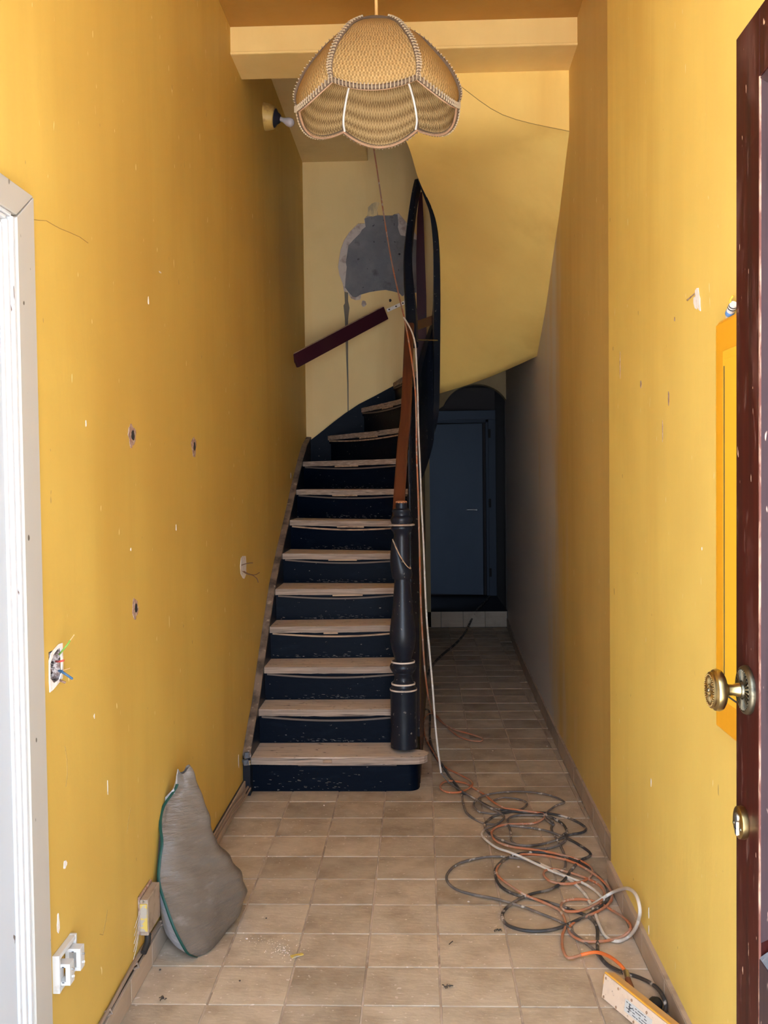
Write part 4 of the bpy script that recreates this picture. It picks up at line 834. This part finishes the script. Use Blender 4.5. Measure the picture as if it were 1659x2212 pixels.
# old junction box low on the left wall
jb = thing('junction_box', 'old dusty junction box with flaking yellow front low on left wall', 'box', (XL, 3.06, 0.15))
mk('box_body', MB().box(XL+.008, XL+.034, 2.985, 3.125, 0.150, 0.262), 'grey_box', jb, bevel=.003)
mk('front_plate', MB().box(XL+.009, XL+.032, 2.980, 2.986, 0.165, 0.250), 'yellow_chip', jb, bevel=.001, label='flaking yellow front plate')
mk('back_plate', MB().box(XL+.001, XL+.0075, 2.99, 3.13, 0.150, 0.268), 'brickish', jb, bevel=.002)
mk('screw', MB().lathe([(.004, 0), (.0035, .003), (0, .0032)], (XL+.02, 2.986, .2565), (0, -1, 0), 10), 'steel', jb, smooth=True)
for i in range(5):
    mk('fibre', MB().tube(spline([(XL+.01, 2.99, .25-.012*i), (XL+.016, 2.95-.006*i, .235-.02*i), (XL+.008, 2.93-.005*i, .20-.022*i)], 4), .0009, 4), 'plaster', jb)
mk('cable_gland', MB().tube([(XL+.028, 3.0, .151), (XL+.03, 2.985, .128), (XL+.026, 2.955, .112)], .010, 10), 'rubber', jb, smooth=True)

# grey cable clipped along the left skirting
wc = thing('wall_cable', 'dusty twin cable clipped along the top of the left skirting tiles', 'cable', (XL, 3.5, 0.08))
for q in range(2):
    pts = []
    for i, y in enumerate(np.linspace(2.4, 4.80, 34)):
        sag = 0.012*math.sin(y*9.0+q) + (0.004 if q else 0)
        zc = 0.092 + sag*0.5 - max(0, y-3.75)*0.055*(1 if q else .75)
        pts.append((XL+.0065+(.004*q if y < 3.7 else .018+.012*q), y, max(zc, .012)))
    mk('cable', MB().tube(spline(pts, 3), .0058 if q == 0 else .0045, 8), 'c_dust', wc, smooth=True)
for y in (2.66, 2.92, 3.21): mk('clip', MB().tube([(XL+.001, y, .088), (XL+.016, y+.002, .096), (XL+.020, y+.004, .084), (XL+.004, y+.004, .076)], .004, 8), 'c_dust', wc, smooth=True)

# ================================================================== SACK
sk = thing('sack', 'dusty plastic sack with green seam stripe slumped against the left wall', 'sack', (-0.74, 3.38, 0))
#        z     S(px, Y)     R(px, Y)     L(px, Y)   back Y
LV = [(0.004, 424, 3.150, 494, 3.37, 380, 3.26, 3.58), (0.03, 408, 3.115, 514, 3.40, 366, 3.225, 3.61), (0.06, 396, 3.105, 526, 3.42, 357, 3.21, 3.62), (0.12, 376, 3.105, 531, 3.42, 346, 3.205, 3.61), (0.19, 357, 3.125, 514, 3.40, 338, 3.20, 3.57), (0.25, 343, 3.16, 490, 3.38, 334, 3.20, 3.53),
      (0.31, 345, 3.19, 464, 3.36, 333, 3.22, 3.49), (0.36, 350, 3.21, 457, 3.36, 334, 3.24, 3.46), (0.405, 346, 3.25, 451, 3.36, 333, 3.28, 3.44), (0.45, 352, 3.30, 440, 3.37, 340, 3.33, 3.42), (0.50, 380, 3.345, 427, 3.38, 376, 3.365, 3.405), (0.535, 383, 3.365, 419, 3.38, 381, 3.372, 3.395), (0.555, 385, 3.372, 410, 3.378, 384, 3.376, 3.386)]
def pz(x, Y, z):
    d = px(x, 1980, Y=Y); py = 1034 + (EYE-z)*F/Y
    q = px(x, py, Y=Y); return Vector((max(q.x, XL+.004), Y, z))
SS = spline([pz(l[1], l[2], l[0]) for l in LV], 4); RRr = spline([pz(l[3], l[4], l[0]) for l in LV], 4); LL = spline([pz(l[5], l[6], l[0]) for l in LV], 4); BB = spline([(0, l[7], l[0]) for l in LV], 4)
rowsA, rowsB = [], []; rr = random.Random(5)
for i, (s, r, l, b) in enumerate(zip(SS, RRr, LL, BB)):
    bk_ = Vector(((r.x*0.4+l.x*0.6), b.y, s.z)); f = i/(len(SS)-1)
    q = [s, s.lerp(r, .35)+Vector((.012, -.040, 0))*(1-f*.75), s.lerp(r, .72)+Vector((.010, -.030, 0))*(1-f*.75), r, r.lerp(bk_, .5)+Vector((.02, .03, 0))*(1-f), bk_, l]
    c = spline(q, 6)
    fold = []
    for j, p in enumerate(c):
        u = j/len(c); wv = 0.006*math.sin(26*s.z*3.3 + 7*u*3 + 2.2*math.sin(5*u))*(1 if 0.1 < u < 0.8 else .2)*min(1, s.z*12)*(1-.75*min(1, max(0, (f-.35)*3)))
        o_ = (p-Vector(((s.x+r.x)/2, (s.y+b.y)/2, p.z))); o_.z = 0; o_ = o_.normalized() if o_.length else o_
        t = p + o_*wv + Vector((0, 0, -0.014*math.sin(u*9)*max(0, (f-.75)*4))); t.x = max(t.x, XL+.017); fold.append(t)
    fold[0] = s; fold[-1] = l; rowsA.append(fold)
    c2 = spline([s, s.lerp(l, .5)+Vector((-.004, -.010, 0))*(1-f*.9), l], 5)
    for p in c2: p.x = max(p.x, XL+.017)
    rowsB.append(c2)
mbs = MB().grid(rowsA); mbs.add(rowsA[0], [tuple(range(len(rowsA[0])))]); 
mk('sack_body', mbs, 'sack', sk, smooth=True, autos=False)
mk('side_panel', MB().grid(rowsB), 'sack_white', sk, smooth=True, autos=False, label='paler cleaner white side of the sack')
mk('seam_stripe', MB().grid([[s+Vector((-.0035, -.003, 0)) for s in SS[:42]], [s+Vector((0.0015, -.0045, 0)) for s in SS[:42]], [s+Vector((.0065, -.004, 0)) for s in SS[:42]]]), 'green', sk, solid=.0015, label='dark green stripe down the seam')
tp = rowsA[-8]
mk('torn_mouth', MB().grid([[pz(346, 3.33, .455), pz(352, 3.325, .472), pz(366, 3.33, .485), pz(376, 3.335, .50)], [pz(347, 3.325, .440), pz(354, 3.32, .452), pz(368, 3.325, .460), pz(378, 3.33, .478)]]), 'sack_white', sk, smooth=True, solid=.002)

# ================================================================== CABLES
def z6(x, y): return (850+x*0.36720, 1400+y*0.36708)
def onfloor(x, y, z):
    """floor point seen at close-view x, y; where that would pass the skirting the cable leans against the wall instead"""
    a, b = z6(x, y); p = px(a, b, Z=z); lim = xr(p.y)-0.024-z*0.2
    return p if p.x <= lim else px(a, b, X=lim)
def lay(pts, r, z0, amp=0.004, k=5, fq=0.7):
    out = []
    for i, q in enumerate(pts):
        out.append(onfloor(*q, r+z0+amp*(1+math.sin(i*fq))))
    return spline(out, k)
def hang(pts, k=4): return spline([px(x, y, Y=Y) for x, y, Y in pts], k)
cg = None
# orange cable: from the upper landing down the well, loops on the floor, ends at the light box
up = hang([(806, 312, 6.9), (815, 370, 6.85), (830, 470, 6.75), (845, 560, 6.6), (862, 640, 6.4), (875, 695, 6.15), (888, 770, 5.9), (896, 830, 5.75), (899, 900, 5.65), (900, 980, 5.55), (903, 1060, 5.5), (905, 1140, 5.45), (907, 1220, 5.42), (909, 1300, 5.4), (913, 1380, 5.4), (918, 1450, 5.42), (926, 1515, 5.5)])
fl1 = lay([(230, 385), (290, 440), (360, 480), (450, 505), (520, 530), (510, 548), (440, 540), (370, 510), (300, 450), (245, 390), (200, 392), (174, 440), (190, 530), (240, 620), (270, 670), (320, 710), (400, 750), (460, 785), (455, 815), (400, 845), (330, 850), (280, 830), (280, 800), (330, 782), (420, 795), (480, 830), (540, 865), (580, 900), (650, 940), (720, 952), (800, 962), (880, 975), (885, 1000), (830, 1030), (740, 1035), (650, 1040), (592, 1062), (577, 1095), (610, 1140), (700, 1170), (850, 1190), (1000, 1220), (1100, 1252), (1160, 1290), (1168, 1330), (1120, 1370), (1020, 1388), (930, 1375), (887, 1340), (890, 1312), (940, 1300), (1000, 1312), (1100, 1342), (1190, 1380), (1236, 1425), (1232, 1475), (1180, 1512), (1100, 1545), (1020, 1548), (985, 1520), (1010, 1487), (1100, 1478), (1200, 1497), (1290, 1545), (1370, 1600), (1395, 1650), (1340, 1700), (1230, 1725), (1120, 1725), (1050, 1690), (1032, 1650), (1080, 1600), (1180, 1560), (1255, 1515), (1285, 1465), (1260, 1400), (1180, 1330), (1060, 1262), (900, 1222), (740, 1215), (650, 1245), (607, 1300), (620, 1345), (690, 1400), (780, 1455), (880, 1495), (970, 1540), (1005, 1590), (1010, 1640), (992, 1700), (998, 1775), (1030, 1823), (1100, 1806)], .0042, .004, .004)
oc = thing('extension_cable', 'orange cable hanging down the stair well and looping over the floor to the light box', 'cable', tuple(fl1[0]))
mk('sheath', MB().tube(up[:-1]+fl1, .0048, 8), 'c_orange', oc, smooth=True)
cl = [px(*z6(1100, 1806), Z=.012), px(*z6(1190, 1790), Z=.03), px(*z6(1270, 1815), Z=.05), px(*z6(1330, 1860), Z=.065), px(*z6(1366, 1905), Z=.065)]
mk('clean_end', MB().tube(spline(cl, 6), .0055, 10), 'c_bright', oc, smooth=True, label='clean bright orange end of the cable')
# white cable
upw = hang([(872, 686, 6.1), (880, 698, 6.05), (890, 718, 6.0), (897, 745, 5.95), (900, 790, 5.9), (902, 850, 5.8), (904, 930, 5.7), (908, 1020, 5.55), (911, 1100, 5.5), (915, 1180, 5.42), (918, 1260, 5.35), (922, 1340, 5.28), (929, 1420, 5.2), (935, 1490, 5.13), (940, 1560, 5.07), (946, 1620, 5.02), (953, 1670, 4.99)])
flw = lay([(330, 795), (400, 840), (470, 880), (540, 925), (630, 972), (650, 1000), (600, 1040), (560, 1055), (530, 1072), (524, 1108), (600, 1170), (680, 1200), (760, 1232), (850, 1275), (950, 1320), (1040, 1352), (1120, 1385), (1190, 1430), (1236, 1480)], .0042, .008, .003)
flw2 = [onfloor(x, y, z) for x, y, z in [(1150, 1522, .012), (1225, 1475, .016), (1300, 1432, .014), (1375, 1414, .012), (1428, 1455, .012), (1450, 1550, .012), (1428, 1640, .012), (1385, 1695, .012), (1320, 1725, .009), (1255, 1702, .007), (1212, 1635, .007), (1185, 1560, .007), (1120, 1440, .007), (1010, 1345, .007), (860, 1268, .007)]]
wcab = thing('extension_cable', 'white cable hanging beside the newel post and looping against the right skirting', 'cable', tuple(flw[0]))
mk('sheath', MB().tube(upw, .0050, 8), 'c_white', wcab, smooth=True)
mk('sheath', MB().tube([upw[-1]]+flw[:41], .0049, 8), 'c_grey', wcab, smooth=True, label='dust-grey stretch of the white cable')
mk('sheath', MB().tube(flw[40:], .0052, 8), 'c_white', wcab, smooth=True)
mk('sheath', MB().tube(spline(flw2, 6), .0062, 9), 'c_white', wcab, smooth=True)
# black cable, big loops
bc = lay([(160, 470), (150, 430), (165, 370), (200, 362), (215, 400), (215, 560), (240, 630), (300, 712), (345, 775), (400, 850), (440, 862), (520, 910), (600, 945), (740, 963), (890, 970), (1000, 990), (1080, 1022), (1132, 1060), (1108, 1085), (1040, 1098), (960, 1130), (850, 1158), (740, 1160), (640, 1130), (560, 1085), (538, 1035), (600, 985), (720, 958), (800, 962), (900, 985), (990, 1030), (1020, 1080), (1000, 1105), (1080, 1150), (1160, 1212), (1100, 1250), (1050, 1300), (1000, 1370), (920, 1420), (800, 1450), (700, 1500), (642, 1560), (660, 1620), (740, 1655), (850, 1665), (960, 1650), (1060, 1610), (1150, 1565), (1220, 1520), (1262, 1470), (1250, 1400), (1190, 1330), (1100, 1265), (950, 1212), (800, 1203), (680, 1228), (612, 1280), (597, 1330), (630, 1400), (720, 1450), (850, 1480), (960, 1510), (1060, 1545), (1150, 1582), (1196, 1640), (1200, 1730), (1205, 1790), (1250, 1855), (1330, 1900), (1450, 1940), (1540, 1990), (1590, 2060), (1600, 2130), (1570, 2190)], .005, .001, .003)
mk('extension_cable', MB().tube(bc, .0056, 8), 'c_black', smooth=True, label='black dust-speckled cable coiled in the widest loops before the stair', cat='cable')
gc = lay([(215, 520), (235, 600), (290, 690), (335, 760), (395, 840), (412, 920), (440, 980), (530, 1030), (640, 1040), (760, 1052), (880, 1070), (960, 1095), (1010, 1120), (990, 1150), (900, 1180), (780, 1175), (700, 1140), (690, 1080), (670, 1020), (700, 990), (790, 982), (890, 990), (940, 1030), (930, 1070), (1000, 1200), (1010, 1290), (960, 1310), (860, 1268), (740, 1238), (590, 1226), (480, 1240), (380, 1270), (322, 1320), (316, 1370), (370, 1420), (470, 1450), (600, 1475), (740, 1515), (860, 1560), (1000, 1620), (1060, 1680), (1150, 1750), (1200, 1800), (1260, 1870), (1340, 1908)], .0045, .0005, .003)
mk('extension_cable', MB().tube(gc, .0050, 8), 'c_grey', smooth=True, label='grey paint-flecked cable with a loop out over the middle tiles', cat='cable')
rc = lay([(500, 960), (472, 930), (482, 900), (540, 865), (660, 846), (790, 846), (920, 866), (1005, 905), (960, 925), (905, 965), (895, 1005), (940, 1040)], .004, .006, .002)
rc2 = lay([(590, 896), (650, 880), (740, 890), (785, 915), (745, 950), (660, 960), (590, 975), (500, 962)], .004, .004, .002)
mk('extension_cable', MB().tube(rc2+rc[1:], .0046, 8), 'c_grey', smooth=True, label='thin grey cable in the farthest loop, nearest the stair foot', cat='cable')
far = spline([px(x, y, Z=.008) for x, y in [(922, 1462), (932, 1440), (955, 1415), (985, 1390), (1005, 1366)]] + [px(1018, 1340, Y=10.24), px(1030, 1318, Z=.172), px(1045, 1303, Z=.172), px(1058, 1288, Z=.172)], 5)
mk('extension_cable', MB().tube(far, .011, 8), 'c_black', smooth=True, label='black cable running down the dark passage up the tiled step', cat='cable')

# light box in the right foreground
e0, e1 = px(1310, 2104, Z=.075), px(1444, 2212, Z=.075); b0 = px(1300, 2157, Z=0.0)
dr = Vector((e1.x-e0.x, e1.y-e0.y, 0)).normalized(); nr = Vector((-dr.y, dr.x, 0))           # nr points right, away from the viewer's side
if nr.x < 0: nr = -nr
up_ = (e0-b0); up_ -= dr*up_.dot(dr); hgt = up_.length; uz = up_.normalized(); wt = uz.cross(dr).normalized()
if wt.x < 0: wt = -wt
LEN = 0.62; org = b0.copy(); org.z = 0.002
# stands on its long edge, leaning a little; clamp so that its lower far edge stays above the floor
WD = 0.034
pb = thing('light_box', 'long cream plastic box with orange rim lying on tiles in the right corner', 'box', tuple(org))
def pbx(a, u, w_): return org + dr*a + uz*u + wt*w_
mk('box_body', MB().obox(pbx(LEN/2, hgt/2, WD/2), dr*LEN/2, uz*hgt/2, wt*WD/2), 'pbox_edge', pb, bevel=.003)
mk('front_plate', MB().obox(pbx(LEN/2, hgt/2, -.0015), dr*(LEN/2-.002), uz*(hgt/2-.003), wt*.0014), 'pbox', pb, bevel=.001)
mk('rim', MB().obox(pbx(LEN/2, hgt+.0005, .0015), dr*LEN/2, uz*.0018, wt*.0028), 'pbox_rim', pb, bevel=.001)
hnd = [pbx(0, hgt*.86, .010), pbx(-.006, hgt*.88, .010), pbx(-.0125, hgt*.84, .010), pbx(-.0125, hgt*.5, .010), pbx(-.006, hgt*.44, .010), pbx(0, hgt*.46, .010)]
mk('handle', MB().tube(spline(hnd, 4), .0026, 8), 'pbox_rim', pb, smooth=True)
for a, u in ((.012, .84), (.012, .12), (.075, .82), (.14, .80), (.075, .12), (.21, .80), (.30, .8), (.16, .12), (.26, .12)):
    mk('rivet', MB().lathe([(.0042, 0), (.0036, .0014), (0, .0018)], pbx(a, hgt*u, -.0028), -wt, 12), 'rim', pb, smooth=True)
lb = mk('label_plate', MB().obox(pbx(.175, hgt*.47, -.0031), dr*.062, uz*hgt*.23, wt*.0004), 'white_plastic', pb, label='white printed label')
lnm = MB()
for i in range(7):
    a = .122+.014*i
    for j in range(4):
        if (i*3+j) % 5 == 1: continue
        lnm.obox(pbx(a+.003*j % .01, hgt*(.62-.10*j), -.0037), dr*(.0035+.002*((i+j) % 3)), uz*.0009, wt*.0002)
lnm.obox(pbx(.135, hgt*.47, -.0037), dr*.0016, uz*.012, wt*.0002); lnm.obox(pbx(.142, hgt*.50, -.0037), (dr*.010+uz*.006), uz*.0012, wt*.0002)
mk('printed_lines', lnm, 'ink', lb, kind='stuff')
arrow = MB().prism([pbx(.268, hgt*.52, -.0031), pbx(.278, hgt*.62, -.0031), pbx(.278, hgt*.55, -.0031), pbx(.292, hgt*.55, -.0031), pbx(.292, hgt*.49, -.0031), pbx(.278, hgt*.49, -.0031), pbx(.278, hgt*.42, -.0031)], -wt*.0004)
mk('orange_arrow', arrow, 'pbox_rim', pb, label='small orange arrow mark')
pe = cl[-1]; p2 = px(1362, 2135, Z=.055)
mk('cable_clamp', MB().tube([pe, pe.lerp(p2, .45)], .0095, 10), 'steel', pb, smooth=True)
mk('plug', MB().tube([pe.lerp(p2, .45), p2, p2+(p2-pe)*.3], [.0085, .011, .009], 12), 'plug', pb, smooth=True, label='rust-brown cable gland')
pg = px(1412, 2172, Z=.02)
mk('mains_plug', MB().lathe([(.012, -.03), (.02, -.02), (.021, .012), (.014, .024), (.006, .03)], pg, (0.6, .5, .15), 16), 'rubber', smooth=True, label='black rubber plug lying behind the cream light box', cat='plug')

# ================================================================== FLOOR DEBRIS
ys = [px(627, 2066, Z=.002), px(652, 2059, Z=.002), px(656, 2063, Z=.002), px(631, 2071, Z=.002)]
mk('plastic_strip', MB().prism(ys, (0, 0, .003)), 'yellow_chip', label='small bright yellow strip lying on the tiles', cat='strip')
def crumb(x, y, r, mt, lab, cat='debris', grp=None):
    c = px(x, y, Z=0.0); mb = MB(); q = random.Random(int(x*7+y)); n = 7
    mb.add([c+Vector((math.cos(2*PI*i/n)*r*q.uniform(.6, 1.2), math.sin(2*PI*i/n)*r*q.uniform(.6, 1.2), .0003)) for i in range(n)] + [c+Vector((math.cos(2*PI*i/n)*r*.6, math.sin(2*PI*i/n)*r*.6, r*q.uniform(.4, .7))) for i in range(n)], [(i, (i+1) % n, n+(i+1) % n, n+i) for i in range(n)] + [tuple(range(n, 2*n))])
    mk('crumb', mb, mt, label=lab, cat=cat, group=grp)
for x, y, lab in [(346, 2095, 'dark speck on the tile just below the sack'), (518, 2119, 'dark round speck on the front tile between sack and yellow strip'), (575, 1984, 'dark speck on the tiles right of the sack'), (925, 1671, 'dark speck on the floor beside the first step')]:
    crumb(x, y, .0042, 'dark_debris', lab)
for x, y, lab in [(533, 2028, 'pale plaster crumb on the tiles right of the sack foot'), (1012, 1948, 'pale crumb inside the wide grey cable loop'), (1120, 1873, 'pale flake inside the orange and black cable rings'), (1064, 1622, 'pale flake on the dim passage tiles beyond the cables'), (1182, 1612, 'tiny pale crumb near the far right skirting'), (700, 1740, 'pale crumb on the tiles before the first step')]:
    crumb(x, y, .0055, 'debris', lab)
sm = MB(); q = random.Random(9)
for i in range(90):
    c = px(q.gauss(610, 16), q.gauss(2055, 9), Z=.0004); r = q.uniform(.0008, .0024)
    sm.add([c+Vector((r, 0, 0)), c+Vector((-r*.6, r, 0)), c+Vector((-r*.7, -r, 0)), c+Vector((0, 0, r*1.2))], [(0, 1, 3), (1, 2, 3), (2, 0, 3)])
for i in range(40):
    c = px(q.gauss(575, 28), q.gauss(2030, 8), Z=.0004); r = q.uniform(.0006, .0018)
    sm.add([c+Vector((r, 0, 0)), c+Vector((-r*.6, r, 0)), c+Vector((-r*.7, -r, 0)), c+Vector((0, 0, r*1.2))], [(0, 1, 3), (1, 2, 3), (2, 0, 3)])
mk('plaster_dust', sm, 'debris', label='sprinkle of pale plaster grit on the tiles near the sack', cat='grit', kind='stuff')
def sprig(x, y, nm, lab, sc_=1.0):
    c = px(x, y, Z=.003); mb = MB(); q = random.Random(int(x))
    for i in range(6):
        a = q.uniform(0, 6.28); l = q.uniform(.008, .018)*sc_; o = c+Vector((q.uniform(-.008, .008), q.uniform(-.005, .005), 0))
        mb.tube([o, o+Vector((math.cos(a)*l*.5, math.sin(a)*l*.5, .004)), o+Vector((math.cos(a)*l, math.sin(a)*l, .001))], .0014, 5)
    mk(nm, mb, 'dark_debris', label=lab, cat='twig')
sprig(356, 2157, 'twig', 'dark curled twig scrap on the tile below the sack')
sprig(966, 2131, 'twig', 'dark broken twig scrap on the central front tile', 1.1)
sprig(1073, 2010, 'twig', 'tangle of dry fibres on tiles left of the cable loops')
cw = spline([px(x, y, Z=.003) for x, y in [(970, 2040), (974, 2036), (978, 2033)]], 4)
mk('splinter', MB().tube(cw, .0015, 5), 'dark_debris', label='thin dark splinter on the tiles left of the cables', cat='splinter')
